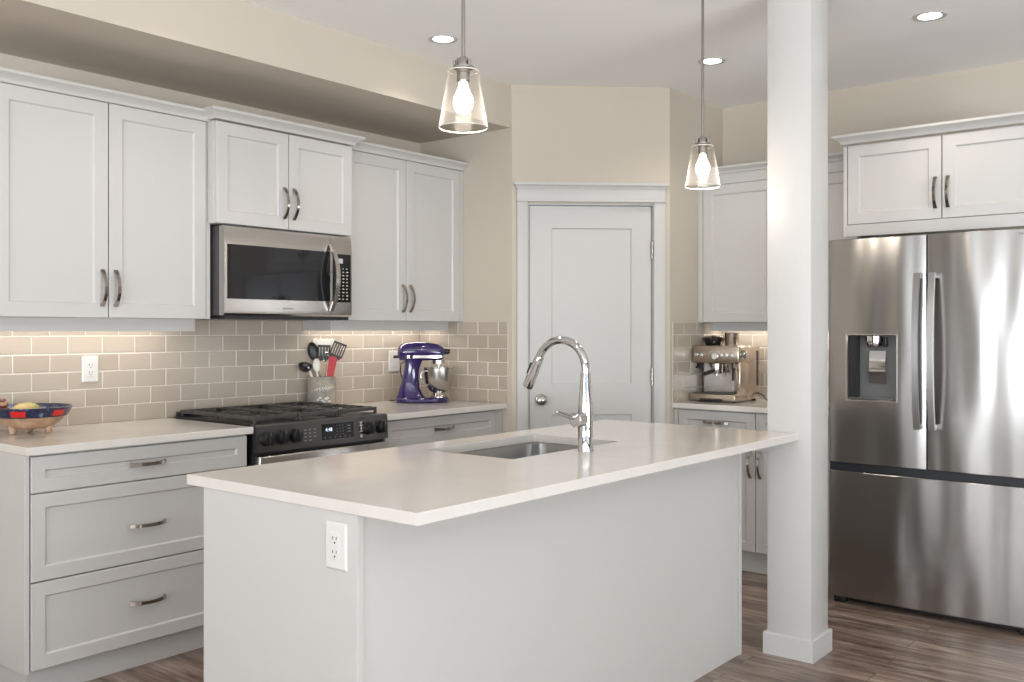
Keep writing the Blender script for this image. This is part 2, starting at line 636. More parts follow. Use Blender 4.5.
mb = slab_with_panels(D0, D1, 0.008, DZ, [(0.238 * SC, 0.72 * SC, 1.038, 1.940), (0.238 * SC, 0.72 * SC, 0.22, 0.862)], 0.036, 0.009, 0.004, 0.018)
door = struct(mb, 'door_1', 'trimwhite', (DA.x, DA.y, 0), DROT, smooth=False)
k = MB()
kx, kz = 0.175 * SC, 0.949
mxk = Matrix.Translation((kx, 0.018, kz)) @ Matrix.Rotation(PI / 2, 4, 'X')
k.lathe([(0.033, 0), (0.033, 0.004), (0.029, 0.009), (0.013, 0.012), (0.012, 0.03), (0.020, 0.036), (0.028, 0.045), (0.029, 0.054), (0.024, 0.064), (0.012, 0.068), (0.0, 0.069)], mx=mxk)
k.build('door_knob', 'nickel', door)
for hz in (0.25, 1.08, 1.815):
    h = MB().cyl((D1 + .003, .008, hz - .05), (D1 + .003, .008, hz + .05), .0085, seg=12, bev=.001)
    h.box(D1 - .004, D1 + .016, .0165, .0205, hz - .048, hz + .048)
    h.build('hinge', 'nickel', door)
# casing: legs, frieze board, bead and cap, jamb
c0a, c0b, c1a, c1b = 0.030 * SC, 0.092 * SC, 0.850 * SC, 0.918 * SC
mb = MB()
mb.box(c0a, c0b, -.018, -.0005, 0, DZ + .02, .0015).box(c1a, c1b, -.018, -.0005, 0, DZ + .02, .0015)
mb.box(c0b - .006, D0 - .003, .001, T, 0, DZ + .004).box(D1 + .003, c1a + .006, .001, T, 0, DZ + .004)
mb.box(D0 - .01, D1 + .01, .001, T, DZ + .004, DZ + .0115)
mb.box(c0a - .006, c1b + .006, -.028, -.0005, DZ + .018, DZ + .030, .004)
mb.box(c0a, c1b, -.020, -.0005, DZ + .030, DZ + .093, .001)
mb.molding([(c0a, -.0005), (c0a, -.020), (c1b, -.020), (c1b, -.0005)],
           [(0, DZ + .093), (0.004, DZ + .093), (0.006, DZ + .100), (0.014, DZ + .112), (0.018, DZ + .114), (0.018, DZ + .129), (0, DZ + .129)])
struct(mb, 'trim_1', 'trimwhite', (DA.x, DA.y, 0), DROT)

# ------------------------------------------------------------------ square column
PX0, PX1, PY0, PY1 = 3.76, 3.947, 1.495, 1.683
t = thing('support_column', 'square white floor-to-ceiling column at the right end of the island', 'column', ((PX0 + PX1) / 2, (PY0 + PY1) / 2, 0))
hx, hy = (PX1 - PX0) / 2, (PY1 - PY0) / 2
MB().box(-hx, hx, -hy, hy, 0.0005, CEIL - .0005, .003).build('shaft', 'trimwhite', t)
b = .013
mb = MB().loops([[(-hx - b, -hy - b, 0.0005), (hx + b, -hy - b, 0.0005), (hx + b, hy + b, 0.0005), (-hx - b, hy + b, 0.0005)],
                 [(-hx - b, -hy - b, .088), (hx + b, -hy - b, .088), (hx + b, hy + b, .088), (-hx - b, hy + b, .088)],
                 [(-hx - b + .004, -hy - b + .004, .093), (hx + b - .004, -hy - b + .004, .093), (hx + b - .004, hy + b - .004, .093), (-hx - b + .004, hy + b - .004, .093)]])
mb.build('base_trim', 'trimwhite', t, smooth=False)

# ------------------------------------------------------------------ cabinets


def shaker(name, x0, x1, z0, z1, parent, stile=0.057, y=0.0, t=0.02):
    return slab_with_panels(x0, x1, z0, z1, [(x0 + stile, x1 - stile, z0 + stile, z1 - stile)], t, 0.0085, 0.006, y).build(name, 'paint', parent, smooth=False)


def pull(parent, x, z, vertical, L=0.152, y=0.0):
    """arched flat bar pull with square feet"""
    mb = MB()
    n = 16
    pts = []
    for i in range(n + 1):
        s = -1 + 2 * i / n
        out = 0.030 * (1 - abs(s) ** 2.4) + 0.004 * (1 - abs(s))
        p = (s * L / 2, -out - 0.002)
        pts.append((x, y + p[1], z + p[0]) if vertical else (x + p[0], y + p[1], z))
    side = (1, 0, 0) if vertical else (0, 0, 1)
    rad = [1 + 0.35 * (abs(-1 + 2 * i / n) ** 4) for i in range(n + 1)]
    mb.tube(pts, rad, flat=(side, 0.0065, 0.0028))
    for s in (-1, 1):
        e = s * (L / 2 - .005)
        if vertical:
            mb.box(x - .0085, x + .0085, y - .005, y - .0002, z + e - .006, z + e + .006, .001)
        else:
            mb.box(x + e - .006, x + e + .006, y - .005, y - .0002, z - .0085, z + .0085, .001)
    return mb.build('handle', 'pull', parent, smooth=True, angle=30)


CROWN = [(0.0, 2.300), (0.010, 2.300), (0.013, 2.310), (0.020, 2.318), (0.036, 2.328), (0.046, 2.332), (0.046, 2.344), (0.0, 2.344)]
G = 0.0025


def wall_cabinet(label, loc, rz, W, D, z0, z1, doors, handle_z, crown_path, crown=CROWN, ztop=2.30, valance=None, frame_l=0.0, frame_r=0.0, name='wall_cabinet', handles=True, frieze=None, filler=None, body_x0=0.0):
    """local x along the front, front of the doors at y=0, depth +y"""
    t = thing(name, label, 'cabinet', loc, rz)
    MB().box(body_x0, W, .021, D, z0, ztop, .001).build('body', 'paint', t, smooth=False)
    for i, (a, b, hside) in enumerate(doors):
        d = shaker('door', a + G, b - G, z0 + .001, z1 - .0015, t)
        if hside:
            hx_ = (b - .029) if hside == 'r' else (a + .029)
            pull(d, hx_, handle_z, True)
    mb = MB()
    if crown_path:
        mb.molding(crown_path, crown).build('crown_molding', 'paint', t, angle=25)
    if valance:
        mb = MB()
        for bx in valance:
            mb.box(*bx, .001)
        mb.build('light_valance', 'paint', t, smooth=False)
    if frieze:
        MB().box(*frieze, .0015).build('frieze_board', 'paint', t, smooth=False)
    if filler:
        mb = MB()
        for bx in filler:
            mb.box(*bx, .001)
        mb.build('filler_strip', 'paint', t, smooth=False)
    return t


YU = 3.813   # front of the wall-cabinet doors
UB, UT = 1.401, 2.300
# left of the microwave
W = 2.503 - 1.555
wall_cabinet('white two-door wall cabinet at far left, above the painted bowl', (1.555, YU, 0), 0, W, YW - YU - .0005, UB, UT,
             [(.002, 2.018 - 1.555, 'r'), (2.018 - 1.555, 2.481 - 1.555, 'l')], 1.525,
             [(0, .366), (0, 0), (W, 0)],
             valance=[(0.0, W - .003, .122, .140, 1.345, UB)], filler=[(2.482 - 1.555, W, .004, .0205, UB, UT)])
# above the microwave
YM = 3.745
W = 3.296 - 2.4855
wall_cabinet('short white two-door wall cabinet directly above the microwave', (2.4855, YM, 0), 0, W, YW - YM - .0005, 1.836, UT,
             [(.002, W / 2, 'r'), (W / 2, W - .002, 'l')], 1.962,
             [(0, .066), (0, 0), (W, 0), (W, .066)], crown=[(q, z + .006) for q, z in CROWN], body_x0=.0195, filler=[(0, .019, .021, .0665, 1.836, UT)])
# right of the microwave
W = 4.2275 - 3.304
wall_cabinet('white two-door wall cabinet right of the microwave, above the purple mixer', (3.304, YU, 0), 0, W, YW - YU - .0005, UB, UT,
             [(.002, 3.751 - 3.304, 'r'), (3.751 - 3.304, 4.196 - 3.304, 'l')], 1.527,
             [(0, 0), (W, 0)], valance=[(.004, W - .002, .122, .140, 1.348, UB), (.004, .022, .140, YW - YU - .012, 1.348, UB)],
             filler=[(4.197 - 3.304, W, .002, .0205, UB, UT)])
# fridge-wall frames: local x = -Y (viewer's right), local y = +X (into the wall)
RZF = -PI / 2
XU = 5.195
W = YB - .001 - 1.80
wall_cabinet('white wall cabinet above the espresso machine, behind the column', (XU, YB - .001, 0), RZF, W, XF - XU - .0005, 1.397, 2.222,
             [(.030, .50, None), (.50, W - .002, None)], 1.52, [(0, 0), (W, 0)],
             crown=[(0.0, 2.284), (0.008, 2.284), (0.012, 2.296), (0.03, 2.308), (0.038, 2.311), (0.038, 2.323), (0.0, 2.323)], ztop=2.30,
             valance=[(.03, W, .10, .118, 1.345, 1.397)], frieze=(0.0, W, .002, .0208, 2.2225, 2.2845), filler=[(0, .029, .002, .0205, 1.397, 2.222)])
XC = 4.90
W = 1.776 - .824
t = wall_cabinet('white two-door cabinet directly above the steel refrigerator', (XC, 1.776, 0), RZF, W, XF - XC - .0005, 1.893, UT,
                 [(.020, 1.776 - 1.296, 'r'), (1.776 - 1.296, W - .020, 'l')], 2.022,
                 [(0, .285), (0, 0), (W, 0), (W, .5)], crown=[(q, z + .008) for q, z in CROWN], name='fridge_cabinet',
                 filler=[(0, .019, .002, .0205, 1.832, UT), (W - .019, W, .002, .0205, 1.832, UT), (.019, W - .019, .003, .0205, 1.832, 1.892)])


def base_cabinet(label, loc, rz, W, D, fronts, ztop, side_l=0.0, filler=None, zb=0.113, kick=0.065):
    t = thing('base_cabinet', label, 'cabinet', loc, rz)
    MB().box(side_l, W, .021, D, zb - .006, ztop, .001).build('body', 'paint', t, smooth=False)
    MB().box(side_l + .012 if side_l else .0, W, kick, D, 0.0005, zb - .007).build('toe_kick', 'paint', t, smooth=False)
    if side_l:
        mb = MB().box(0, side_l - .0005, .002, D, zb - .006, ztop, .001)
        mb.build('end_panel', 'paint', t, smooth=False)
    for f in fronts:
        kind, a, b, z0, z1, h = f
        d = shaker(kind, a + G, b - G, z0 + G, z1 - G, t, 0.05)
        if h:
            pull(d, h[0], h[1], h[2])
    if filler:
        mb = MB()
        for bx in filler:
            mb.box(*bx, .001)
        mb.build('filler_strip', 'paint', t, smooth=False)
    return t


YD = 3.510
X0 = 1.543
W = 2.489 - X0
a, b = 1.563 - X0, 2.487 - X0
hm = 2.019 - X0
base_cabinet('white three-drawer base cabinet left of the gas range', (X0, YD, 0), 0, W, YW - YD - .0005,
             [('drawer', a, b, 0.756, 0.893, (hm, 0.8225, False)), ('drawer', a, b, 0.434, 0.756, (hm, 0.581, False)), ('drawer', a, b, 0.113, 0.434, (hm, 0.277, False))],
             ZC - .0305, side_l=.018)
X0 = 3.298
W = 4.2275 - X0
b = 4.172 - X0
hm = 3.738 - X0
base_cabinet('white base cabinet right of the gas range, under the purple mixer', (X0, YD, 0), 0, W, YW - YD - .0005,
             [('drawer', 0.001, b, 0.745, 0.893, (hm, 0.8225, False)), ('door', 0.001, b / 2, 0.113, 0.745, (b / 2 - .03, .63, True)), ('door', b / 2, b, 0.113, 0.745, (b / 2 + .03, .63, True))],
             ZC - .0305, filler=[(b + .001, W, .003, .0205, .113, .893)])
XD = 4.90
W = YB - .001 - 1.80
s = YB - .001 - 2.262
base_cabinet('white base cabinet with drawers and doors under the espresso machine', (XD, YB - .001, 0), RZF, W, XF - XD - .0005,
             [('drawer', .026, s, 0.735, 0.893, ((.026 + s) / 2, .827, False)), ('drawer', s, W - .002, 0.735, 0.893, ((s + W) / 2, .827, False)),
              ('door', .026, s, 0.125, 0.735, (s - .029, .61, True)), ('door', s, W - .002, 0.125, 0.735, (s + .029, .61, True))],
             ZC - .0305, filler=[(0, .025, .003, .0205, .125, .893)], zb=.125)

# ------------------------------------------------------------------ countertops


def slab(poly, z0, z1, ch=0.002):
    """counter slab from a ccw polygon, eased edges"""
    def inset(p, d):
        n = len(p)
        out = []
        for i in range(n):
            a, b, c = Vector(p[i - 1]), Vector(p[i]), Vector(p[(i + 1) % n])
            d1, d2 = (b - a).normalized(), (c - b).normalized()
            n1, n2 = Vector((-d1.y, d1.x)), Vector((-d2.y, d2.x))
            o = (n1 + n2) / (1 + n1.dot(n2))
            out.append((b.x + o.x * d, b.y + o.y * d))
        return out
    q = inset(poly, ch)
    R = lambda pp, z: [(x, y, z) for x, y in pp]
    return MB().loops([R(q, z0), R(poly, z0 + ch), R(poly, z1 - ch), R(q, z1)])


TH = 0.0305
YC = 3.490
mb = slab([(1.541, YC), (2.503, YC), (2.503, YW - .0006), (1.541, YW - .0006)], ZC - .030, ZC)
tag(mb.build('countertop', 'quartz', smooth=False), 'pale quartz countertop left of the range, holding the painted bowl', 'countertop')
mb = slab([(3.290, YC - .012), (XR - .0006, YC - .012), (XR - .0006, YW - .0006), (3.290, YW - .0006)], ZC - .030, ZC)
tag(mb.build('countertop', 'quartz', smooth=False), 'pale quartz countertop right of the range, holding the purple mixer', 'countertop')
mb = slab([(4.88, 1.80), (XF - .0006, 1.80), (XF - .0006, YB - .0006), (4.88, YB - .0006)], ZC - .030, ZC)
tag(mb.build('countertop', 'quartz', smooth=False), 'pale quartz countertop under the espresso machine', 'countertop')

# ------------------------------------------------------------------ backsplash tiles


def tile_field(parent_list, u0, u1, z0, z1, phase, to_world, tw=0.1576, th=0.0795, g=0.0045):
    """adds tiles and the grout bed of one wall face; to_world(u, out, z)"""
    mb, tones, lay = parent_list
    bed = 0.0055
    P = [to_world(u0, 0.0004, z0), to_world(u1, 0.0004, z0), to_world(u1, bed, z0), to_world(u0, bed, z0)]
    Q = [to_world(u0, 0.0004, z1), to_world(u1, 0.0004, z1), to_world(u1, bed, z1), to_world(u0, bed, z1)]
    mb.mi = 1
    mb.loops([P, Q])
    mb.mi = 0
    r, z = 0, z0
    while z < z1 - .005:
        zt = min(z + th - g, z1)
        off = phase + (tw / 2 if r % 2 else 0)
        u = u0 - ((u0 - off) % tw)
        while u < u1:
            a, b = max(u + g / 2, u0), min(u + tw - g / 2, u1)
            if b - a > .006:
                c = .0022
                f = 0.0075
                ring = lambda i, o: [to_world(a + i, o, z + i), to_world(b - i, o, z + i), to_world(b - i, o, zt - i), to_world(a + i, o, zt - i)]
                n0 = len(mb.bm.faces)
                mb.loops([ring(0, bed - .001), ring(0, f - c * .6), ring(c, f)], False, True)
                tn = random.random()
                mb.bm.faces.ensure_lookup_table()
                for k_ in range(n0, len(mb.bm.faces)):
                    mb.bm.faces[k_][lay] = tn
            u += tw
        r += 1
        z += th


def backsplash(label, fields):
    mb = MB()
    lay = mb.bm.faces.layers.float.new('tone')
    for f in fields:
        tile_field((mb, None, lay), *f)
    return tag(mb.build('tile_backsplash', ['tile', 'grout'], smooth=False), label, 'backsplash')


ZT = 1.4005
backsplash('long taupe subway tile backsplash behind the gas range', [(1.556, XR - .0085, ZC + .0005, ZT, 2.178, lambda u, o, z: (u, YW - o, z))])
backsplash('short taupe subway tile panel on the pantry side wall, right of the purple mixer', [(0.0, YW - .0005 - 3.470, ZC + .0005, ZT, YW - 3.774 + .0005, lambda u, o, z: (XR - o, YW - .0005 - u, z))])
backsplash('narrow taupe subway tile panel left of the espresso machine', [(4.884, XF - .0085, ZC + .0005, 1.396, 4.93, lambda u, o, z: (u, YB - o, z))])
backsplash('taupe subway tile backsplash behind the espresso machine', [(0.0, YB - 1.80, ZC + .0005, 1.396, .05, lambda u, o, z: (XF - o, YB - .0005 - u, z))])

# ------------------------------------------------------------------ island
IX0, IY0, IY1, IX1 = 1.555, 1.546, 2.490, PX0 - .0006
SX0, SX1, SY0, SY1 = 2.404, 3.048, 1.955, 2.362
# worktop with the sink cut-out
mb = MB()


def rrect(x0, x1, y0, y1, r, n=6):
    out = []
    for cx, cy, a0 in ((x1 - r, y0 + r, -PI / 2), (x1 - r, y1 - r, 0), (x0 + r, y1 - r, PI / 2), (x0 + r, y0 + r, PI)):
        for i in range(n + 1):
            a = a0 + PI / 2 * i / n
            out.append((cx + r * math.cos(a), cy + r * math.sin(a)))
    return out


NR = 6
hole = rrect(SX0, SX1, SY0, SY1, 0.012, NR)
ch = .002
z0, z1 = ZC - .0305, ZC
corners = [(IX1, IY0), (IX1, IY1), (IX0, IY1), (IX0, IY0)]
cin = [(IX1 - ch, IY0 + ch), (IX1 - ch, IY1 - ch), (IX0 + ch, IY1 - ch), (IX0 + ch, IY0 + ch)]
for z, cc in ((z1, cin), (z0, cin)):
    vs = [(*p, z) for p in cc] + [(*p, z) for p in hole]
    fs = []
    n = NR + 1
    for q in range(4):
        arc = [4 + q * n + i for i in range(n)]
        for i in range(n - 1):
            fs.append([q, arc[i], arc[i + 1]])
        nq = (q + 1) % 4
        fs.append([q, arc[-1], 4 + nq * n, nq])
    mb._add(vs, fs)
R = lambda pp, z: [(x, y, z) for x, y in pp]
mb.loops([R(cin, z0), R(corners, z0 + ch), R(corners, z1 - ch), R(cin, z1)], False, False)
mb.loops([R(hole, z0), R(hole, z1)], False, False)
bmesh.ops.remove_doubles(mb.bm, verts=list(mb.bm.verts), dist=1e-5)
tag(mb.build('island_countertop', 'quartz', smooth=False), 'long pale quartz island countertop with a sink cut-out', 'countertop')

BX0, BX1, BY0, BY1 = 1.560, 3.676, 1.757, 2.412
ZI = ZC - .031
isl = thing('kitchen_island', 'white panelled island base under the long quartz countertop', 'island', (2.63, 2.1, 0))
o = isl.location
ep = MB().box(BX0 - o.x, BX0 + .022 - o.x, BY0 - o.y, BY1 - o.y, .0005, ZI, .001).build('end_panel', 'paint', isl, smooth=False)
MB().box(BX1 - .020 - o.x, BX1 - o.x, BY0 - o.y, BY1 - o.y, .0005, ZI, .001).build('end_panel', 'paint', isl, smooth=False)
MB().box(BX0 + .0262 - o.x, BX1 - .0240 - o.x, BY0 + .006 - o.y, BY0 + .026 - o.y, .0005, ZI, .0005).build('back_panel', 'paint', isl, smooth=False)
mb = MB()
mb.box(BX0 + .0225 - o.x, 2.34 - o.x, 1.79 - o.y, BY1 - .022 - o.y, .1, ZI)
mb.box(3.10 - o.x, BX1 - .0205 - o.x, 1.79 - o.y, BY1 - .022 - o.y, .1, ZI)
mb.box(2.34 - o.x, 3.10 - o.x, 1.79 - o.y, 1.81 - o.y, .1, ZI)
mb.box(2.34 - o.x, 3.10 - o.x, 1.81 - o.y, BY1 - .022 - o.y, .1, .12)
mb.build('body', 'paint', isl, smooth=False)
MB().box(BX0 + .0225 - o.x, BX1 - .0205 - o.x, 1.81 - o.y, BY1 - .08 - o.y, .0005, .0995).build('toe_kick', 'paint', isl, smooth=False)
# working-side doors (face the range): built mirrored, front toward +y
for i in range(4):
    wdt = (BX1 - BX0 - .045) / 4
    a = BX0 + .0225 + i * wdt - o.x
    d = slab_with_panels(-wdt / 2 + G, wdt / 2 - G, .113, ZI - .004, [(-wdt / 2 + .057, wdt / 2 - .057, .17, ZI - .061)], .02, .0085, .006).build('door', 'paint', isl, (a + wdt / 2, BY1 - o.y, 0), PI, smooth=False)
    pull(d, (wdt / 2 - .03) * (1 if i % 2 else -1), .75, True)


def outlet(label, loc, rz, n_sockets=2, name='wall_outlet', kind='outlet', W_=.075, H_=.118):
    """decora receptacle, local front -y"""
    t = thing(name, label, 'outlet' if kind == 'outlet' else 'switch', loc, rz)
    MB().loops([panel_rings(-W_ / 2, W_ / 2, -H_ / 2, H_ / 2, 0), panel_rings(-W_ / 2, W_ / 2, -H_ / 2, H_ / 2, -.003),
                panel_rings(-W_ / 2 + .004, W_ / 2 - .004, -H_ / 2 + .004, H_ / 2 - .004, -.006)]).build('cover_plate', 'whiteplastic', t, smooth=False)
    MB().box(-.0165, .0165, -.0085, -.0061, -.034, .034, .001).build('receptacle' if kind == 'outlet' else 'rocker', 'whiteplastic', t, smooth=False)
    if kind == 'outlet':
        mb = MB()
        for zc in (.017, -.017):
            mb.box(-.0085, -.006, -.0092, -.0086, zc - .001, zc + .0065)
            mb.box(.005, .0072, -.0092, -.0086, zc - .001, zc + .0065)
            mb.cyl((0, -.0092, zc - .0085), (0, -.0086, zc - .0085), .0027, seg=10)
        mb.build('socket_slots', 'slot', t, smooth=False)
    return t


outlet('white wall outlet in the tile left of the range, above the painted bowl', (2.119, YW - .0078, 1.1755), 0)
outlet('white wall plate on the tile behind the purple mixer', (3.998, YW - .0078, 1.165), 0, name='wall_switch', kind='switch', W_=.085, H_=.124)
outlet('white outlet set flush in the white island end panel', (BX0 - .0004, 1.829, .8135), -PI / 2, W_=.078)

# sink
SZ = ZC - .031
t = thing('kitchen_sink', 'single-bowl stainless undermount sink set in the island countertop', 'sink', ((SX0 + SX1) / 2, (SY0 + SY1) / 2, SZ - .2))
cx, cy = (SX0 + SX1) / 2, (SY0 + SY1) / 2


def srect(dx, r, z, n=8):
    return [(x - cx, y - cy, z - (SZ - .2)) for x, y in rrect(SX0 + dx, SX1 - dx, SY0 + dx, SY1 - dx, r, n)]


mb = MB()
mb.loops([srect(-.02, .05, SZ - .0005), srect(.004, .075, SZ - .0005), srect(.006, .075, SZ - .004), srect(.012, .07, SZ - .165), srect(.022, .07, SZ - .185), srect(.045, .06, SZ - .195), srect(.15, .03, SZ - .198)], False, True)
mb.loops([srect(-.02, .05, SZ - .0005), srect(-.02, .05, SZ - .003), srect(.003, .075, SZ - .006), srect(.009, .07, SZ - .168), srect(.04, .06, SZ - .2), srect(.15, .03, SZ - .2)], False, True)
mb.build('basin', 'sinksteel', t)
MB().lathe([(.055, .0025), (.05, .005), (.042, .005), (.038, .0028), (.012, .0028), (.010, .005), (0, .005)], seg=28).build('drain', 'chrome', t)

# faucet: spout arches over the bowl (+y)
FX, FY = 2.738, 1.897
t = thing('kitchen_faucet', 'tall chrome gooseneck pull-down faucet on the island beside the sink', 'faucet', (FX, FY, ZC + .0004))
MB().lathe([(.0275, 0), (.0275, .004), (.0262, .006), (.0262, .075), (.0262, .13), (.0245, .165), (.0205, .215), (.0178, .262), (.0172, .272), (0, .272)], seg=32).build('body', 'chrome', t)
pts, r = [], .105
pts.append((0, 0, .268))
zc_ = .285
for i in range(0, 21):
    a = PI - (PI * 0.88) * i / 20
    pts.append((0, r + r * math.cos(a), zc_ + r * 0.96 * math.sin(a)))
MB().tube(pts, .0142, seg=20).build('spout', 'chrome', t)
e = Vector(pts[-1])
dr = (e - Vector(pts[-2])).normalized()
mb = MB()
ring = []
q = Vector((0, 0, 1)).rotation_difference(dr).to_matrix().to_4x4()
mx = Matrix.Translation(e) @ q
mb.lathe([(.0150, -.004), (.0165, 0), (.0172, .02), (.0185, .06), (.0198, .116), (.0188, .122), (.012, .123), (0, .123)], mx=mx, seg=24)
sh = mb.build('spray_head', 'chrome', t)
mb = MB()
px = Vector((0, -dr.z, dr.y)) * -1
side = Vector((0, dr.z * -1, dr.y))
c = e + dr * .055
out_ = Vector((0, abs(dr.z), dr.y)).normalized()
c2 = c + out_ * .0215
mxb = Matrix.Translation(c2) @ q
mb.box(-.006, .006, -.004, .004, -.022, .022, .002, mx=mxb)
mb.build('spray_button', 'black', sh)
mb = MB()
mb.cyl((-.020, 0, .112), (-.066, 0, .112), .0268, .0255, seg=28, bev=.003)
mb.build('lever_hub', 'chrome', t)
MB().tube([(-.055, .004, .118), (-.09, .012, .128), (-.135, .022, .142), (-.142, .024, .144)], [.009, .0082, .0074, .006], seg=14).build('lever', 'chrome', t)

# ------------------------------------------------------------------ gas range
RX, RY, RW, RD = 2.509, 3.470, 0.779, 0.690
t = thing('gas_range', 'black stainless slide-in gas range between the white base cabinets', 'stove', (RX, RY, 0))
mb = MB().box(0, RW, .035, RD, .09, .918, .002)
mb.box(.03, RW - .03, .08, RD - .02, .0005, .09)
mb.build('body', 'black', t, smooth=False)
ZP0, ZP1 = .8135, .934
mb = MB().prism([(.0, ZP0), (.008, ZP1 - .006), (.014, ZP1), (.05, ZP1 + .003), (.05, ZP0)], 'x', 0, RW)
bmesh.ops.bevel(mb.bm, geom=[e_ for e_ in mb.bm.edges if abs(e_.verts[0].co.x - e_.verts[1].co.x) < 1e-6], offset=.002, segments=2, affect='EDGES')
cp = mb.build('control_panel', 'blacksteel', t, angle=25)
tilt = math.atan2(.008, .1145)
mxp = Matrix.Translation((0, .0, ZP0)) @ Matrix.Rotation(-tilt, 4, 'X')   # panel plane: local z up the face


def on_panel(x, z, y=0.0):
    return mxp @ Vector((x, y, z - ZP0))


for x in (.045, .126, .203, .643, .722):
    kb = MB()
    mk = Matrix.Translation(on_panel(x, .8735, -.0004)) @ Matrix.Rotation(PI / 2 - tilt, 4, 'X')
    kb.lathe([(.0325, 0), (.0325, .004), (.0295, .008), (.0285, .020), (.026, .032), (.022, .034), (0, .034)], mx=mk, seg=28)
    kb.box(-.0065, .0065, -.028, .028, .026, .045, .0025, mx=mk)
    ko = kb.build('knob', 'black', cp)
    MB().box(-.0008, .0008, .014, .0265, .0442, .0455, mx=mk).build('pointer_mark', 'printdim', ko, smooth=False)
mb = MB().box(.360, .555, -.0012, -.0002, .025, .098, .0004, mx=mxp)
dp = mb.build('display_panel', 'displayglass', cp, smooth=False)
text('clock_digits', '4:48', .024, 'screen', dp, on_panel(.402, .884, -.0016), (PI / 2 - tilt, 0, 0), .0002)
keys = [(.452 + j * .018, .045 + i * .014, .0022, .0011) for i in range(4) for j in range(3)]
keys += [(.379 + j * .03, .0338, .003, .0018) for j in range(6)] + [(.525, .0538 + i * .014, .009, .0014) for i in range(3)]
for kx_, kz_, kw_, kh_ in keys:
    MB().box(kx_ - kw_, kx_ + kw_, -.0016, -.0013, kz_ - kh_, kz_ + kh_, mx=mxp).build('touch_key', 'printdim', dp, smooth=False)
bp = MB().box(.245, .340, -.0009, -.0002, .022, .095, .0003, mx=mxp).build('button_panel', 'darkgrey', cp, smooth=False)
mb = MB()
for i in range(4):
    for j in range(3):
        if i == 0 and j > 1:
            continue
        mb.box(.257 + j * .027, .272 + j * .027, -.0014, -.001, .030 + i * .016, .0345 + i * .016, mx=mxp)
mb.build('button_legends', 'printdim', bp, smooth=False)
st = MB().box(.588, .620, -.0012, -.0002, .012, .112, .0003, mx=mxp).build('sticker_strip', 'keypad', cp, smooth=False)
mb = MB()
for i, hgt in enumerate((.018, .010, .018, .018)):
    mb.box(.604 - hgt / 2 - .002, .604 + hgt / 2 - .002, -.0017, -.0013, .046 + i * .014, .050 + i * .014, mx=mxp)
mb.box(.600, .604, -.0017, -.0013, .046, .094, mx=mxp)
mb.box(.596, .606, -.0017, -.0013, .018, .031, mx=mxp)
mb.build('sticker_lettering', 'print', st, smooth=False)
# oven door, handle, warming drawer
od = MB().box(.006, RW - .002, -.012, .034, .225, .798, .006, 3).build('oven_door', 'steel', t)
MB().box(.11, RW - .11, -.0132, -.0122, .33, .66, .0004).build('window', 'glassblack', od, smooth=False)
mb = MB().tube([(.06, -.052, .742), (RW - .06, -.052, .742)], .011, seg=16)
for x in (.075, RW - .075):
    mb.cyl((x, -.0125, .742), (x, -.052, .742), .009, seg=12)
mb.build('door_handle', 'steel', od)
MB().box(.006, RW - .002, -.010, .034, .095, .218, .006, 3).build('storage_drawer', 'steel', t)
# cooktop tray, burners, grates
mb = MB().box(0.022, RW - .012, .052, RD - .012, .919, .937, .004, 2)
ct = mb.build('cooktop', 'black', t)
burn = [(.155, .20, .042), (.155, .50, .036), (.385, .35, .052), (.615, .20, .046), (.615, .50, .034)]
for bx_, by_, br_ in burn:
    MB().lathe([(br_ + .012, 0), (br_ + .012, .004), (br_, .006), (br_, .014), (br_ - .004, .016), (br_ - .008, .0205), (0, .0205)], (bx_, by_, .9372), seg=24).build('burner', ['iron'], ct)
    
GZ = .9665
for gi, (ga, gb) in enumerate(((.030, .268), (.274, .510), (.516, .760))):
    mb = MB()
    ya, yb = .07, RD - .045
    hw = .006
    for y in (ya, yb):
        mb.box(ga, gb, y - hw, y + hw, GZ - .016, GZ, .002)
    for x in (ga + hw, gb - hw):
        mb.box(x - hw, x + hw, ya, yb, GZ - .016, GZ, .002)
    ym = (ya + yb) / 2
    mb.box(ga, gb, ym - hw, ym + hw, GZ - .014, GZ, .002)
    xm = (ga + gb) / 2
    cyl_ = [b_ for b_ in burn if ga < b_[0] < gb]
    for k_ in range(9):
        y = ya + (yb - ya) * (k_ + .5) / 9
        for sgn, xe in ((1, ga), (-1, gb)):
            mb.box(xe, xe + sgn * .078, y - .0042, y + .0042, GZ - .011, GZ + .0015, .0015)
    for (yy0, yy1) in ((ya, ya + .11), (ym - .1, ym + .1), (yb - .11, yb)):
        mb.box(xm - .0042, xm + .0042, yy0, yy1, GZ - .011, GZ + .0015, .0015)
    for x in (ga + hw, gb - hw):
        for y in (ya, ym, yb):
            mb.box(x - .006, x + .006, y - .006, y + .006, .9372, GZ - .012, .001)
    mb.build('grate', 'iron', ct, smooth=False)
mb = MB().box(.022, RW - .012, RD - .03, RD - .012, .937, .956, .003)
mb.build('rear_trim', 'black', t)

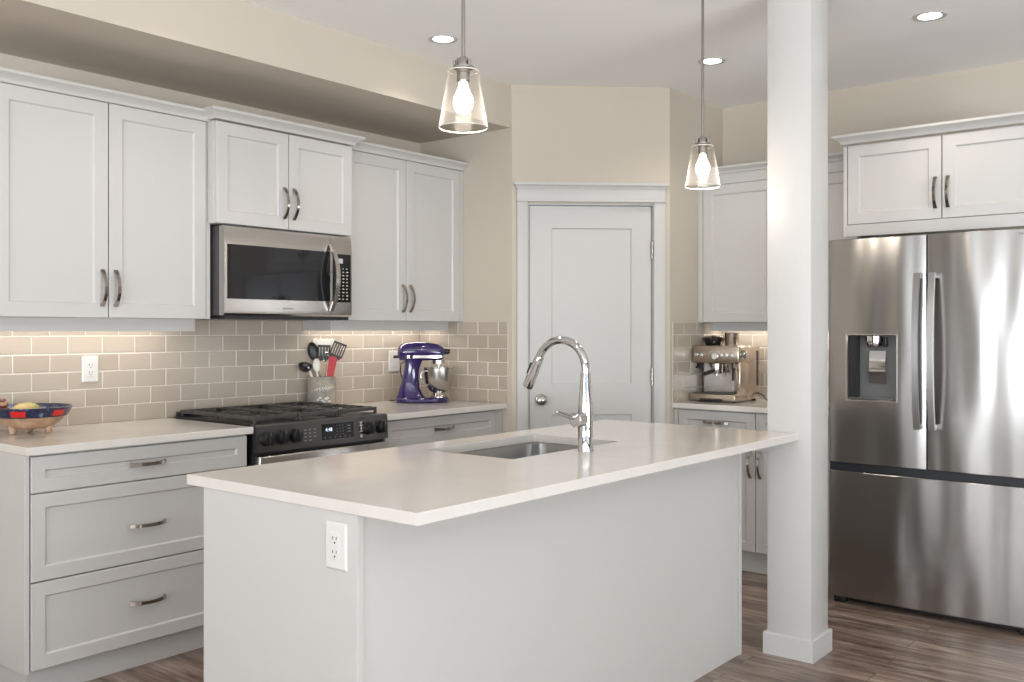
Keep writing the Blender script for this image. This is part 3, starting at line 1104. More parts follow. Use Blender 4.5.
# ------------------------------------------------------------------ microwave
MX, MY, MZ = 2.523, 3.734, 1.402
MWD, MH = .757, .428
t = thing('microwave', 'stainless over-the-range microwave under the short cabinet', 'microwave', (MX, MY, MZ))
mb = MB().box(.004, MWD - .002, .042, YW - MY - .012, 0.016, MH, .003)
mb.build('body', 'darkgrey', t)
XS = .619     # split between door and control side
mb = MB().prism([(.012, 0.016), (.002, .026), (0, .042), (0, MH - .09), (.004, MH - .03), (.010, MH - .002), (.041, MH - .002), (.041, 0.016)], 'x', 0, XS)
d = mb.build('door', 'steel', t, angle=20)
MB().box(.014, XS - .006, -.0022, -.0004, .092, .342, .0008).build('window', 'glassblack', d, smooth=False)
pts = []
for i in range(19):
    s = -1 + i / 9
    pts.append((XS - .004 - .000 * s, -.008 - .050 * (1 - s * s), .212 + s * .168))
MB().tube(pts, [1 + .25 * (1 - abs(-1 + i / 9)) for i in range(19)], flat=((1, 0, 0), .011, .006)).build('handle', 'steel', d, angle=40)
text('brand_lettering', 'SAMSUNG', .0135, 'printdark', d, (.355, -.0004, .052), (PI / 2, 0, 0), .0004, spacing=1.1)
mb = MB().prism([(.012, 0.016), (.002, .026), (0, .042), (0, MH - .09), (.004, MH - .03), (.010, MH - .002), (.041, MH - .002), (.041, 0.016)], 'x', XS + .0015, MWD)
cpm = mb.build('control_side', 'steel', t, angle=20)
kp = MB().box(XS + .012, MWD - .008, -.0022, -.0004, .090, .335, .001).build('keypad', 'keypad', cpm, smooth=False)
MB().box(XS + .022, XS + .076, -.0030, -.0023, .288, .312).build('display', 'lcd', kp, smooth=False)
mb = MB()
random.seed(3)
for i in range(10):
    for j in range(4):
        x = XS + .024 + j * .025
        w_ = .006 + .007 * random.random()
        z = .104 + i * .0172
        mb.box(x, x + w_, -.0029, -.0023, z, z + .0042)
mb.build('key_legends', 'print', kp, smooth=False)
mb = MB().box(.012, MWD - .012, .012, .40, .0, .0156)
mb.build('vent_grille', 'black', t, smooth=False)

# ------------------------------------------------------------------ refrigerator
FXF, FYL, FW = 4.660, 1.769, .932
t = thing('refrigerator', 'stainless french-door refrigerator with water dispenser, right of the column', 'refrigerator', (FXF, FYL, 0), RZF)
FD = XF - FXF - .03
MB().box(.004, FW - .004, .082, FD, .035, 1.775, .004).build('body', 'darkgrey', t)


def fridge_front(x0, x1, z0, z1, hole=None, bulge=.007, dep=.074, r=.016, ra=None, rb=None):
    """door slab: convex front with rounded vertical edges, optional niche opening"""
    cols = []
    ra, rb = ra or r, rb or r
    for i in range(7):
        a = PI / 2 * i / 6
        cols.append((x0 + ra - ra * math.cos(a), ra - ra * math.sin(a)))
    nx = 14
    mids = [x0 + r + (x1 - x0 - 2 * r) * i / nx for i in range(1, nx)]
    if hole:
        mids = [m_ for m_ in mids if min(abs(m_ - hole[0]), abs(m_ - hole[1])) > .012] + [hole[0], hole[1]]
    for m_ in sorted(mids):
        cols.append((m_, 0))
    for i in range(7):
        a = PI / 2 * (1 - i / 6)
        cols.append((x1 - rb + rb * math.cos(a), rb - rb * math.sin(a)))
    xc, hw_ = (x0 + x1) / 2, (x1 - x0) / 2
    cols = [(x, y + bulge * ((x - xc) / hw_) ** 2) for x, y in cols]
    zs = [z0, z0 + .003, z1 - .003, z1]
    ins = [.003, 0, 0, .003]
    if hole:
        zs = [z0, z0 + .003, hole[2], hole[3], z1 - .003, z1]
        ins = [.003, 0, 0, 0, 0, .003]
    mb = MB()
    vs, fs = [], []
    n = len(cols)
    for z, i_ in zip(zs, ins):
        vs += [(x, y + i_, z) for x, y in cols]
    for j in range(len(zs) - 1):
        for i in range(n - 1):
            if hole and zs[j] == hole[2] and cols[i][0] > hole[0] - 1e-6 and cols[i + 1][0] < hole[1] + 1e-6:
                continue
            fs.append([j * n + i, j * n + i + 1, (j + 1) * n + i + 1, (j + 1) * n + i])
    # back edge loop
    b0 = len(vs)
    m_ = len(zs)
    for z in zs:
        vs += [(x0, dep, z), (x1, dep, z)]
    for j in range(m_ - 1):
        fs.append([j * n, (j + 1) * n, b0 + 2 * (j + 1), b0 + 2 * j])
        fs.append([j * n + n - 1, b0 + 2 * j + 1, b0 + 2 * (j + 1) + 1, (j + 1) * n + n - 1])
        fs.append([b0 + 2 * j, b0 + 2 * (j + 1), b0 + 2 * (j + 1) + 1, b0 + 2 * j + 1])
    fs.append(list(range(n)) + [b0 + 1, b0])
    fs.append([(m_ - 1) * n + i for i in range(n)] + [b0 + 2 * m_ - 1, b0 + 2 * m_ - 2])
    mb._add(vs, fs)
    return mb, cols


H = (.096, .332, 1.010, 1.327)
SEAM = FYL - 1.2995
Z_D0, Z_D1, Z_F0, Z_F1 = .697, 1.798, .036, .656
mb, cols = fridge_front(0, SEAM - .0028, Z_D0, Z_D1, H, rb=.003)
dl = mb.build('left_door', 'fridge', t, angle=30)
mb, _ = fridge_front(SEAM + .0028, FW, Z_D0, Z_D1, ra=.003)
dr_ = mb.build('right_door', 'fridge', t, angle=30)
mb, _ = fridge_front(0, FW, Z_F0, Z_F1, bulge=.011)
fz = mb.build('freezer_drawer', 'fridge', t, angle=30)
MB().box(.006, FW - .006, .020, .081, Z_F1 + .001, Z_D0 - .001).build('grip_recess', 'gap', t, smooth=False)
MB().box(SEAM - .0026, SEAM + .0026, .022, .074, Z_D0, Z_D1 - .004).build('door_gasket', 'black', t, smooth=False)


def fh(parent, x):
    mb = MB()
    pts = []
    for i in range(25):
        s = -1 + i / 12
        y = -.030 - .034 * (1 - abs(s) ** 2.2)
        pts.append((x, y, 1.2515 + s * .364))
    mb.tube(pts, 1.0, flat=((1, 0, 0), .0135, .0075))
    for s in (-1, 1):
        mb.box(x - .012, x + .012, -.034, .004, 1.2515 + s * .352 - .012, 1.2515 + s * .352 + .012, .003)
    return mb.build('handle', 'handlesteel', parent, angle=40)


fh(dl, .435)
fh(dr_, .5025)
# dispenser niche in the left door
fy = lambda x: .007 * ((x - SEAM / 2) / (SEAM / 2)) ** 2
yf = fy(H[1]) - .0005
mb = MB()
nd = .058
Rg = lambda dx, y: [(H[0] + dx, y, H[2] + dx), (H[1] - dx, y, H[2] + dx), (H[1] - dx, y, H[3] - dx), (H[0] + dx, y, H[3] - dx)]
mb.loops([Rg(-.0045, .0035), Rg(-.0045, -.0015), Rg(.0005, -.0015), Rg(.004, .004)], False, False)
dn = mb.build('dispenser_frame', 'steel', dl, smooth=False)
mb = MB()
mb.loops([Rg(.004, .004), Rg(.0055, nd)], False, True)
dn2 = mb.build('dispenser_niche', 'midgrey', dl, smooth=False)
xm = (H[0] + H[1]) / 2 + .0
mb = MB().box(H[0] + .0065, H[0] + .046, .010, nd - .001, H[2] + .007, H[3] - .007)
mb.build('niche_side_wall', 'black', dn2, smooth=False)
mb = MB().lathe([(.032, 0), (.036, .006), (.036, .022), (.042, .026), (.042, .052)], (xm + .005, .040, H[3] - .058), seg=24)
mb.build('nozzle', 'chrome', dn2)
MB().box(xm + .050, xm + .066, .022, .050, H[3] - .058, H[3] - .012, .003).build('ice_chute', 'black', dn2)
mb = MB()
pts = [(xm + .017, .050 - .02 * math.sin(PI * i / 10) * .6, 1.092 + .157 * i / 10) for i in range(11)]
mb.tube(pts, 1.0, flat=((1, 0, 0), .039, .003))
mb.build('paddle', 'chrome', dn2, angle=40)
MB().box(H[0] + .010, H[1] - .010, .008, nd - .002, H[2] + .0058, H[2] + .012, .002).build('drip_tray', 'midgrey', dn2)
text('brand_lettering', 'SAMSUNG', .017, 'printdark', dr_, (.897, .0038, 1.776), (PI / 2, 0, 0), .0008, spacing=1.1)
for x in (.05, FW - .05):
    mb = MB().box(x - .03, x + .03, .030, .10, .0005, .034, .004)
    mb.build('foot', 'black', t)
for x in (.06, FW - .06):
    MB().box(x - .045, x + .045, .03, .12, 1.7755, 1.797, .004).build('hinge_cover', 'darkgrey', t)
MB().box(.02, FW - .02, .085, .10, .004, .034).build('kick_grille', 'black', t, smooth=False)

# ------------------------------------------------------------------ recessed lights and pendants
for (x, y, lab) in ((3.35, 3.155, 'recessed round ceiling downlight above the pantry corner, left of both others'),
                    (4.51, 2.324, 'recessed round ceiling downlight beside the right pendant rod'),
                    (4.48, 1.235, 'recessed round ceiling downlight above the refrigerator, right of the column'),
                    (2.05, 3.10, 'recessed round ceiling downlight in front of the soffit, above the left cabinets')):
    t = thing('ceiling_light', lab, 'ceiling light', (x, y, CEIL), 0, 'recessed ceiling downlights')
    MB().lathe([(.050, -.002), (.058, -.005), (.070, -.004), (.072, -.0004), (.050, -.0004)], seg=36, caps=False).build('trim_ring', 'trimwhite', t)
    MB().lathe([(.0498, -.0012), (.0, -.0016)], seg=36).build('lens', 'lens', t)
    d = bpy.data.lights.new('downlight_lamp', 'SPOT')
    d.energy = 15
    d.spot_size = math.radians(125)
    d.spot_blend = 0.7
    d.shadow_soft_size = .05
    d.color = (1.0, .88, .74)
    o = bpy.data.objects.new('downlight_lamp', d)
    COL.objects.link(o)
    o.location = (x, y, CEIL - .02)

ZS0, ZS1 = 1.936, 2.108


def pendant(x, y, label):
    t = thing('pendant_light', label, 'pendant light', (x, y, CEIL), 0, 'glass pendants over the island')
    z = lambda q: q - CEIL
    MB().lathe([(.0, -.024), (.05, -.022), (.062, -.016), (.064, -.0005), (0, -.0005)], seg=32).build('canopy', 'nickel', t)
    MB().cyl((0, 0, z(ZS1 + .036)), (0, 0, -.02), .0055, seg=14).build('rod', 'nickel', t)
    mb = MB().lathe([(.0, z(ZS1 + .038)), (.0085, z(ZS1 + .036)), (.0095, z(ZS1 + .029)), (.0195, z(ZS1 + .028)), (.0205, z(ZS1 + .026)), (.0205, z(ZS1 + .008)), (.031, z(ZS1 + .006)), (.031, z(ZS1 + .0005)), (.019, z(ZS1 - .001)), (.019, z(ZS1 - .036)), (.014, z(ZS1 - .040)), (0, z(ZS1 - .040))], seg=28)
    for k_ in range(3):
        a = 2 * PI * k_ / 3 + .4
        mb.cyl((.026 * math.cos(a), .026 * math.sin(a), z(ZS1 + .004)), (.026 * math.cos(a), .026 * math.sin(a), z(ZS1 + .022)), .0045, seg=10)
    mb.build('socket_cap', 'nickel', t)
    ro, ri = .0715, .0685
    to, ti = .0445, .0415
    g = MB().lathe([(.0205, z(ZS1 - .0006)), (to - .008, z(ZS1 - .0006)), (to, z(ZS1 - .008)), (ro, z(ZS0 + .003)), (ro - .0015, z(ZS0)), (ri, z(ZS0 + .002)), (ti, z(ZS1 - .010)), (ti - .007, z(ZS1 - .0045)), (.0205, z(ZS1 - .0045))], seg=48, caps=False)
    g.mi = 1
    for rr, zz in ((.0700, ZS0 + .0010), (.0430, ZS1 - .0068)):  # extra rings, whitened where the glass edges would catch the light
        g.lathe([(rr + .0016 * math.cos(q), z(zz) + .0016 * math.sin(q)) for q in [2 * PI * i / 8 for i in range(9)]], seg=48, caps=False)
    g.build('glass_shade', ['glass', 'rimglint'], t)
    MB().lathe([(.0125, z(ZS1 - .040)), (.013, z(ZS1 - .050)), (.020, z(ZS1 - .068)), (.0275, z(ZS1 - .083)), (.0295, z(ZS1 - .097)), (.027, z(ZS1 - .112)), (.019, z(ZS1 - .124)), (.008, z(ZS1 - .131)), (0, z(ZS1 - .132))], seg=28).build('bulb', 'bulb', t)
    d = bpy.data.lights.new('pendant_lamp', 'POINT')
    d.energy = 3.5
    d.shadow_soft_size = .03
    d.color = (1.0, .9, .78)
    o = bpy.data.objects.new('pendant_lamp', d)
    COL.objects.link(o)
    o.location = (x, y, ZS1 - .16)


pendant(2.052, 1.852, 'clear glass pendant light on a nickel rod, nearer one on the left')
pendant(3.510, 1.85, 'clear glass pendant light on a nickel rod, farther one beside the column')

# under-cabinet strips behind the valances
area_light('strip_lamp', ((1.56 + 2.49) / 2, 4.07, 1.396), (0, 0, 0), .90, .03, 1.7, (1, .93, .84))
area_light('strip_lamp', ((3.34 + 4.2) / 2, 4.07, 1.396), (0, 0, 0), .82, .03, 1.7, (1, .93, .84))
area_light('strip_lamp', (5.42, 2.3, 1.392), (0, 0, PI / 2), .85, .03, 2.2, (1, .93, .84))

# ------------------------------------------------------------------ stand mixer (local x = forward)
t = thing('stand_mixer', 'glossy purple stand mixer with a steel bowl on the right countertop', 'stand mixer', (3.985, 3.922, ZC + .0006), -PI / 4)


def oval(cx_, w, d, z, n=28, e=2.6, cy_=0.0):
    out = []
    for i in range(n):
        a = 2 * PI * i / n
        c_, s_ = math.cos(a), math.sin(a)
        out.append((cx_ + w / 2 * math.copysign(abs(c_) ** (2 / e), c_), cy_ + d / 2 * math.copysign(abs(s_) ** (2 / e), s_), z))
    return out


mb = MB()
# base plate sweeping up into the column
mb.loops([oval(0.0, .300, .200, .002), oval(0.0, .318, .215, .010), oval(0, .316, .212, .022), oval(0.0, .296, .190, .029)])
mb.loops([oval(-.060, .185, .150, .024), oval(-.068, .150, .130, .045), oval(-.072, .118, .112, .085), oval(-.066, .094, .100, .140), oval(-.060, .088, .096, .190), oval(-.052, .098, .098, .232), oval(-.046, .118, .102, .256)])
mb.build('base', 'purple', t)
# motor head: long rounded body, sections across x
rings = []
for x, cz, h_, w_ in ((-.142, .288, .030, .030), (-.137, .290, .070, .072), (-.122, .292, .096, .098), (-.09, .295, .108, .108), (-.03, .297, .110, .112), (.04, .297, .106, .110), (.09, .293, .096, .102), (.118, .288, .078, .088), (.132, .284, .050, .062)):
    rr = []
    for i in range(28):
        a = 2 * PI * i / 28
        c_, s_ = math.cos(a), math.sin(a)
        rr.append((x, w_ / 2 * math.copysign(abs(c_) ** (2 / 2.5), c_), cz + h_ / 2 * math.copysign(abs(s_) ** (2 / 2.5), s_)))
    rings.append(rr)
hd = MB().loops(rings).build('motor_head', 'purple', t, angle=50)
rings = []
for x, cz, h_, w_ in ((-.086, .267, .017, .111), (-.03, .267, .017, .1155), (.04, .267, .017, .1135), (.09, .267, .017, .1065), (.128, .270, .015, .074), (.1335, .272, .012, .056)):
    rings.append([(x, w_ / 2 * s1, cz + h_ / 2 * s2) for s1, s2 in ((-1, -1), (1, -1), (1, 1), (-1, 1))])
MB().loops(rings).build('trim_band', 'bowlsteel', hd, angle=25)
MB().cyl((.130, 0, .296), (.160, 0, .296), .017, .015, seg=20, bev=.002).build('attachment_hub', 'black', hd)
MB().cyl((.155, .0, .297), (.1635, .0, .297), .012, seg=20).build('hub_cap', 'purple', hd)
mb = MB().cyl((-.062, -.048, .268), (-.062, -.066, .268), .006, seg=12).sphere((-.062, -.07, .268), .010)
mb.build('speed_knob', 'black', hd)
mb = MB().cyl((-.14, 0, .266), (-.166, 0, .266), .0085, seg=14, bev=.002)
mb.build('rear_knob', 'black', hd)
MB().lathe([(.036, .225), (.036, .246), (.030, .2465), (0, .2465)], (.097, 0, 0), seg=24).build('beater_collar', 'bowlsteel', hd)
mb = MB().cyl((.097, 0, .150), (.097, 0, .226), .008, seg=14)
for s_ in (-1, 1):
    mb.tube([(.097, 0, .152), (.097 + s_ * .026, 0, .135), (.097 + s_ * .034, 0, .105), (.097 + s_ * .020, 0, .082), (.097, 0, .078)], .004, seg=8)
mb.build('flat_beater', 'bowlsteel', hd)
bw = MB().lathe([(.0, .058), (.035, .058), (.050, .062), (.068, .080), (.081, .110), (.088, .150), (.0895, .198), (.092, .200), (.0915, .203), (.0885, .203), (.0865, .150), (.079, .112), (.066, .083), (.045, .066), (0, .064)], (.100, 0, 0), seg=40)
bw.lathe([(.046, .0295), (.047, .034), (.040, .042), (.036, .058), (.030, .0575)], (.100, 0, 0), seg=32)
bo = bw.build('mixing_bowl', 'bowlsteel', t)
MB().tube([(.026, -.050, .185), (.002, -.062, .182), (-.008, -.068, .160), (-.004, -.066, .130), (.014, -.056, .108), (.036, -.044, .102)], .0065, seg=10, flat=((0, 1, .0), .009, .0035)).build('bowl_handle', 'bowlsteel', bo)
MB().lathe([(.047, .0292), (.054, .0294), (.054, .034), (.047, .034)], (.100, 0, 0), seg=32, caps=False).build('clamp_plate', 'bowlsteel', t)
mb = MB().tube([(-.100, .03, .24), (-.122, .035, .225), (-.126, .04, .18), (-.112, .055, .12), (-.12, .075, .004), (-.17, .09, .004), (-.19, .13, .004)], .0035, seg=8)
mb.build('power_cord', 'black', t)

# ------------------------------------------------------------------ utensil crock and its utensils
CX, CY = 3.372, 4.082
CR = .077
tk = thing('utensil_crock', 'mottled grey stoneware crock of utensils beside the range', 'crock', (CX, CY, ZC + .0006))
MB().lathe([(0, 0), (CR - .004, 0), (CR, .005), (CR, .160), (CR + .002, .164), (CR + .001, .169), (CR - .005, .169), (CR - .008, .160), (CR - .008, .012), (0, .012)], seg=48).build('jar', 'crock', tk)
vd = math.atan2(-CY, -CX)
tx = text('crock_lettering', 'UTENSILS', .034, 'print', tk, ((CR) * math.cos(vd + .15), CR * math.sin(vd + .15), .105), (PI / 2, -.33, vd + .15 + PI / 2), .0006, bend=CR)
mb = MB()
for i in range(7):
    a = vd - .25 + i * .13
    mb.sphere((CR * math.cos(a), CR * math.sin(a), .045 + .012 * math.sin(i * 1.7)), .010, (1, 1, .6), 10)
mb.build('raised_relief', 'print', tk)
# screen-facing directions at the crock: r = viewer's right, d = away
rv = Vector((-math.sin(vd), math.cos(vd), 0))
dv_ = Vector((-math.cos(vd), -math.sin(vd), 0))
ZB = .020


def utensil(name, label, foot, head, build_fn, cat='utensil'):
    """foot/head: (right, away, z) in the crock frame; local z runs up the handle, local -y faces the viewer"""
    f = rv * foot[0] + dv_ * foot[1] + Vector((0, 0, foot[2]))
    h = rv * head[0] + dv_ * head[1] + Vector((0, 0, head[2]))
    zax = (h - f).normalized()
    yax = (dv_ - zax * dv_.dot(zax)).normalized()
    xax = yax.cross(zax)
    t_ = thing(name, label, cat, Vector((CX, CY, ZC + .0006)) + f)
    mxr = Matrix((xax, yax, zax)).transposed()
    t_.rotation_euler = mxr.to_euler()
    build_fn(t_, (h - f).length)
    return t_


def flat_head(t_, L, mhead, mhand, w, hl, slots=None, scallop=False, w0=None, th=.003):
    """turner: handle up to L-hl, flat head above (optionally slotted)"""
    MB().tube([(0, 0, 0), (0, 0, (L - hl) * .5), (0, 0, L - hl + .012)], [.006, .0065, .005], seg=10).build('handle', mhand, t_)
    w0 = w0 or w * .7
    zb = L - hl
    if slots:
        # frame of bars with real openings
        mb = MB()
        mb.box(-w / 2, w / 2, -th / 2, th / 2, L - .012, L, .001)
        mb.prism([(-.008, zb), (.008, zb), (w / 2, zb + hl * .3), (w / 2, zb + hl * .36), (-w / 2, zb + hl * .36), (-w / 2, zb + hl * .3)], 'y', -th / 2, th / 2)
        for i in range(slots + 1):
            x = -w / 2 + .004 + (w - .008) * i / slots
            mb.box(x - .004, x + .004, -th / 2, th / 2, zb + hl * .35, L - .010, .0008)
        mb.build('head', mhead, t_, smooth=False)
    else:
        top = [(-w / 2, L - .01), (-w0 / 2, zb + .01), (-.008, zb), (.008, zb), (w0 / 2, zb + .01), (w / 2, L - .01)]
        if scallop:
            for i in range(12):
                a = PI * (i % 3 + .5) / 3
                x = w / 2 - w * (i + .5) / 12
                top.append((x, L - .008 + .008 * math.sin(a)))
        else:
            top += [(w / 2 - .008, L), (-w / 2 + .008, L)]
        MB().prism(top, 'y', -th / 2, th / 2).build('head', mhead, t_, smooth=False)


def spoon(t_, L, mhead, mhand, w, hl, dep=.012):
    MB().tube([(0, 0, 0), (0, 0, (L - hl) * .6), (0, 0, L - hl + .006)], [.0062, .006, .0048], seg=10).build('handle', mhand, t_)
    rings = []
    zc = L - hl / 2
    mb = MB()
    n = 9
    for i in range(n + 1):
        a = PI * i / n
        z = zc - hl / 2 * math.cos(a)
        ww = max(w / 2 * math.sin(a), .002)
        rings.append([(ww * math.cos(b), dep * math.sin(a) * (abs(math.sin(b)) if math.sin(b) > 0 else .25 * math.sin(b) + 0.0) + 0.0, z) for b in [2 * PI * k_ / 16 for k_ in range(16)]])
    # open bowl: outer shell with a dished front
    rings2 = []
    for i in range(n + 1):
        a = PI * i / n
        z = zc - hl / 2 * math.cos(a)
        ww = max(w / 2 * math.sin(a), .002)
        rr = []
        for k_ in range(9):
            u = -1 + k_ / 4
            rr.append((ww * u, dep * math.sin(a) * (1 - u * u), z))
        for k_ in range(8, -1, -1):
            u = -1 + k_ / 4
            rr.append((ww * u, dep * math.sin(a) * (1 - u * u) + .0022, z))
        rings2.append(rr)
    mb.loops(rings2).build('head', mhead, t_)


def ladle(t_, L):
    MB().tube([(0, 0, 0), (0, 0, L * .55), (0, .004, L - .01)], [.006, .006, .0055], seg=10).build('handle', 'cream', t_)
    mx_ = Matrix.Translation((-.012, 0, L)) @ Matrix.Rotation(.5, 4, 'Y') @ Matrix.Rotation(.5, 4, 'X')
    MB().lathe([(0, -.034), (.018, -.030), (.031, -.018), (.036, 0), (.0375, .001), (.034, .001), (.029, -.016), (.016, -.027), (0, -.030)], mx=mx_, seg=24).build('bowl', 'black', t_)


utensil('serving_spoon', 'black-headed serving spoon with cream handle, rising at the left of the crock', (.006, .023, ZB), (-.058, .023, .356), lambda t_, L: spoon(t_, L, 'black', 'cream', .058, .105))
utensil('ladle', 'black ladle leaning far left out of the crock', (.0, -.030, ZB), (-.076, -.030, .232), ladle)
utensil('slotted_turner', 'black slotted turner standing upright in the middle of the crock', (.0, .038, ZB), (.012, .037, .340), lambda t_, L: flat_head(t_, L, 'black', 'cream', .070, .095, slots=4))
utensil('perforated_turner', 'black perforated turner tilting right over the red spatula', (-.030, .009, ZB), (.102, .009, .352), lambda t_, L: flat_head(t_, L, 'black', 'red', .074, .110, slots=5))
utensil('spatula', 'red silicone spatula leaning right in the crock', (.016, -.034, ZB), (.062, -.035, .278), lambda t_, L: flat_head(t_, L, 'red', 'red', .046, .115, w0=.036, th=.009))
utensil('mixing_spoon', 'cream spoon in front of the slotted turner', (-.014, -.018, ZB), (-.030, -.018, .268), lambda t_, L: spoon(t_, L, 'cream', 'cream', .040, .075, .008))
utensil('wooden_fork', 'pale wooden paddle just right of the cream spoon', (.010, -.018, ZB), (.004, -.018, .256), lambda t_, L: flat_head(t_, L, 'wood', 'wood', .026, .075, w0=.016, th=.005))
utensil('cake_server', 'cream scallop-edged server behind the black turners', (.0, .053, ZB), (.010, .053, .378), lambda t_, L: flat_head(t_, L, 'cream', 'cream', .120, .12, scallop=True, w0=.085))


def whisk(t_, L):
    MB().tube([(0, 0, 0), (0, 0, L - .10)], .0055, seg=10).build('handle', 'steel', t_)
    mb = MB()
    for k_ in range(4):
        a = PI * k_ / 4
        pts = []
        for i in range(13):
            s = i / 12 * PI
            rad = .019 * math.sin(s) ** .8 if 0 < i < 12 else .002
            sg = 1
            pts.append((rad * math.cos(a), rad * math.sin(a), L - .105 + .105 * (1 - math.cos(s)) / 2))
        q2 = [(-x, -y, z) for x, y, z in pts]
        mb.tube(pts, .0011, seg=6).tube(q2, .0011, seg=6)
    mb.build('wire_loops', 'chrome', t_)


utensil('whisk', 'small steel whisk between the slotted turner and red spatula', (.028, -.003, ZB), (.024, -.003, .302), whisk)

# ------------------------------------------------------------------ painted clay bowl with fruit
t = thing('footed_bowl', 'clay footed bowl with navy and red painted rim on left countertop', 'bowl', (1.775, 3.985, ZC + .0006))
t.scale = (.85, .85, .90)
R_ = .183
MB().lathe([(0, .022), (.07, .022), (.095, .028), (.128, .050), (.152, .076), (.158, .078), (.15, .080), (.118, .055), (.085, .034), (0, .030)], seg=56).build('shell', 'clay', t)
nb = MB()
nb.lathe([(.155, .0785), (.162, .0795), (R_, .117), (R_ + .002, .121), (R_ - .002, .123), (R_ - .008, .120), (.150, .081)], seg=56, caps=False)
nb.lathe([(.1495, .0812), (.117, .0560), (.084, .0350), (0, .0310)], seg=56, caps=False)
rim = nb.build('painted_rim', 'navy', t)
for a0 in (-2.30, -1.22, -.2, .8, 1.9, 2.95):
    mb = MB()
    rg = []
    for i in range(6):
        a = a0 - .19 + .38 * i / 5
        r0, r1 = .1655, .1800
        rg.append([(r0 * math.cos(a), r0 * math.sin(a), .0845), (r1 * math.cos(a), r1 * math.sin(a), .1105), ((r1 + .0016) * math.cos(a), (r1 + .0016) * math.sin(a), .1100), ((r0 + .0016) * math.cos(a), (r0 + .0016) * math.sin(a), .0840)])
    mb.loops(rg).build('red_patch', 'redglaze', rim)
for k_ in range(3):
    a = math.radians(-54 - 120 * k_)
    mb = MB().lathe([(0, 0), (.010, .001), (.015, .008), (.016, .018), (.020, .036)], (.088 * math.cos(a), .088 * math.sin(a), 0), seg=16)
    mb.build('foot', 'clay', t)


def fruit(name, label, cat, loc, r, sc, rot, m, stem=True):
    o = thing(name, label, cat, loc)
    o.rotation_euler = rot
    mb = MB()
    rings = []
    for i in range(13):
        s = PI * i / 12
        rad = max(r * math.sin(s) * (1 + .12 * math.cos(s)), .001)
        rings.append([(rad * math.cos(a) * sc[0], rad * math.sin(a) * sc[1], -r * math.cos(s) * sc[2]) for a in [2 * PI * k_ / 20 for k_ in range(20)]])
    mb.loops(rings).build('skin', m, o, angle=60)
    if stem:
        MB().tube([(0, 0, r * sc[2] - .003), (.003, 0, r * sc[2] + .006), (.007, 0, r * sc[2] + .011)], [.003, .0025, .003], seg=8).build('stem', 'wood', o)
    return o


zb = ZC + .0006
fruit('mango', 'yellow-green fruit lying in the painted bowl', 'fruit', (1.735, 3.945, zb + .092), .044, (.85, .85, 1.55), (0, 1.40, .35), 'yellow')
fruit('striped_gourd', 'dark red striped gourd at the left edge of the painted bowl', 'gourd', (1.655, 3.975, zb + .125), .026, (1, 1, 1.4), (0, 1.3, 1.2), 'darkred')
fruit('apple', 'green fruit behind the yellow one in the painted bowl', 'fruit', (1.790, 4.035, zb + .082), .036, (1, 1, .92), (.2, .1, 0), mat('green_skin', (.25, .36, .09), .35))

# ------------------------------------------------------------------ espresso machine (local x = viewer's right, y = depth)
t = thing('espresso_machine', 'champagne steel espresso machine on the counter left of the column', 'coffee machine', (5.065, 2.752, ZC + .0006), RZF)
EW, ED = .300, .315
mb = MB()
mb.box(.0, EW, .150, ED, .012, .328, .012, 3)                 # rear tower
mb.box(.0, EW, .030, .170, .226, .330, .010, 3)               # brew head
mb.build('body', 'espresso', t)
MB().box(.262, EW, .045, .16, .040, .232, .006).build('side_panel', 'espresso', t)
mb = MB().box(.006, EW - .006, -.012, .16, .008, .046, .006, 3)
tr_ = mb.build('drip_tray', 'espresso', t)
mb = MB().box(.018, EW - .05, -.002, .14, .0462, .050)
mb.build('tray_grid', 'darkgrey', tr_, smooth=False)
MB().box(.07, .215, -.0135, -.0121, .006, .020).build('tray_notch', 'black', tr_, smooth=False)
MB().box(.015, .258, .1475, .1499, .052, .222).build('splash_panel', 'steel', t, smooth=False)
hp = MB().lathe([(.045, 0), (.050, .004), (.068, .040), (.0685, .046), (.0, .048)], (.058, .19, .3285), seg=32)
hp.build('bean_hopper', 'smoke', t)
MB().lathe([(.06, .0), (.062, .004), (.055, .007), (.015, .008), (.014, .012), (0, .013)], (.058, .19, .3768), seg=28).build('hopper_lid', 'smoke', t)
# front controls
fp = MB().box(.006, EW - .006, .0262, .0298, .236, .324, .002).build('control_face', 'espresso', t)
gz, gy = .276, .0258
g = MB()
mxg = Matrix.Translation((.147, .0260, .268)) @ Matrix.Rotation(PI / 2, 4, 'X')
g.lathe([(.0225, 0), (.0225, .004), (.019, .0055), (0, .0055)], mx=mxg, seg=28)
go = g.build('pressure_gauge', 'chrome', fp)
MB().lathe([(.018, .0056), (0, .0062)], mx=mxg, seg=24).build('gauge_face', 'whiteplastic', go)
MB().box(.1463, .1477, .0192, .0197, .268, .282).build('gauge_needle', 'black', go, smooth=False)
for x in (.030, .062, .195, .228, .260):
    mxg = Matrix.Translation((x, .0260, gz)) @ Matrix.Rotation(PI / 2, 4, 'X')
    MB().lathe([(.0105, 0), (.0105, .003), (.009, .0045), (0, .0045)], mx=mxg, seg=20).build('button', 'chrome', fp)
mb = MB().cyl((.03, .07, .226), (.03, .07, .198), .024, .018, seg=20).cyl((.03, .055, .205), (.03, .02, .200), .006, seg=10)
mb.build('grinder_chute', 'black', t)
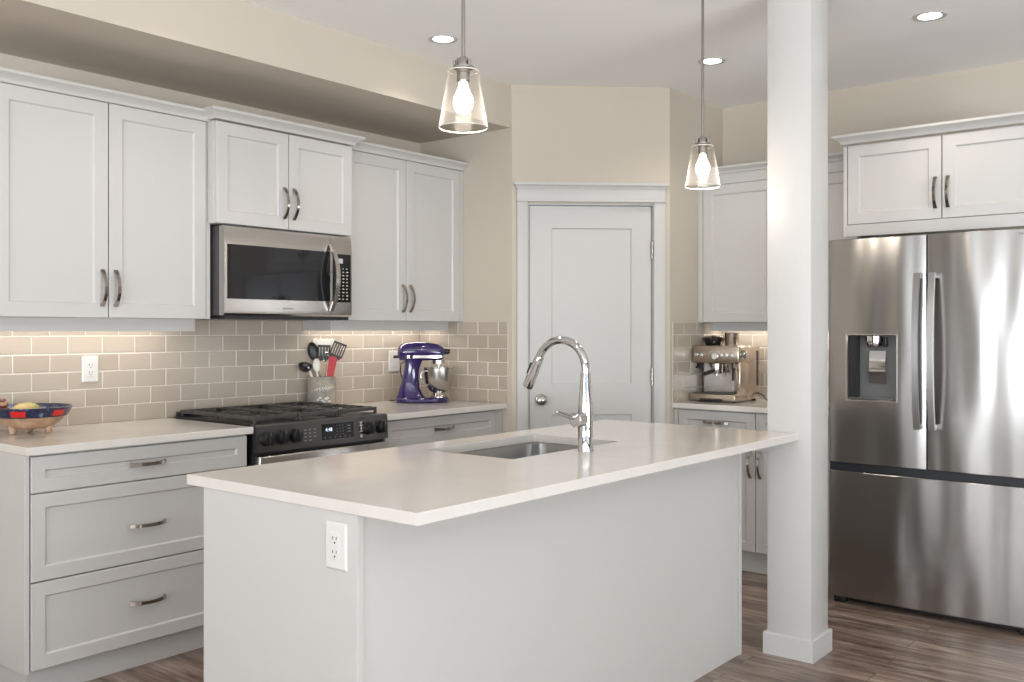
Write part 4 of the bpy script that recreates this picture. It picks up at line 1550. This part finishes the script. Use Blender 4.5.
mb = MB().cyl((.130, .085, .226), (.130, .085, .196), .036, seg=28, bev=.003)
mb.build('group_head', 'espresso', t)
pf = MB().lathe([(.032, .165), (.034, .170), (.034, .1955), (0, .1955)], (.130, .085, 0), seg=28)
pf.cyl((.130, .085, .150), (.130, .085, .166), .010, seg=14)
pfo = pf.build('portafilter', 'bowlsteel', t)
MB().tube([(.130, .054, .182), (.128, .02, .178), (.126, -.03, .170), (.125, -.055, .166)], [.008, .011, .013, .011], seg=14).build('handle', 'black', pfo)
mb = MB().cyl((.215, .09, .226), (.215, .09, .188), .020, .014, seg=18)
mb.build('hot_water_spout', 'bowlsteel', t)
sw = MB().tube([(.272, .025, .228), (.274, .012, .205), (.278, -.004, .15), (.284, -.014, .095), (.286, -.018, .075)], .0045, seg=10).build('steam_wand', 'chrome', t)
mb = MB().cyl((.2755, .005, .185), (.2805, -.008, .130), .0085, seg=14).sphere((.275, .01, .195), .012)
mb.build('wand_grip', 'black', sw)
mxg = Matrix.Translation((EW, .075, .278)) @ Matrix.Rotation(PI / 2, 4, 'Y')
dl_ = MB().lathe([(.027, 0), (.027, .006), (.023, .010), (.022, .026), (.019, .028), (0, .028)], mx=mxg, seg=28)
dl_.build('steam_dial', 'chrome', t)
MB().box(EW - .004, EW + .0006, ED - .055, ED - .025, .09, .30, .0002).build('rear_water_tank', 'smoke', t, smooth=False)
for x in (.03, EW - .03):
    for y in (.03, ED - .03):
        MB().cyl((x, y, 0), (x, y, .0125), .012, seg=14).build('foot', 'black', t)
MB().tube([(EW - .01, ED - .02, .05), (EW + .035, ED - .03, .03), (EW + .06, ED - .05, .006), (EW + .075, ED - .02, .0045), (EW + .06, ED + .015, .0045)], .004, seg=8).build('power_cord', 'black', t)
t2 = thing('milk_jug', 'brushed steel tumbler standing on top of the espresso machine', 'cup', (5.065 + .185, 2.752 - .178, ZC + .0006 + .3306))
MB().lathe([(0, 0), (.038, 0), (.040, .003), (.0425, .074), (.0435, .076), (.0415, .076), (.039, .006), (0, .005)], seg=32).build('cup_wall', 'steel', t2)
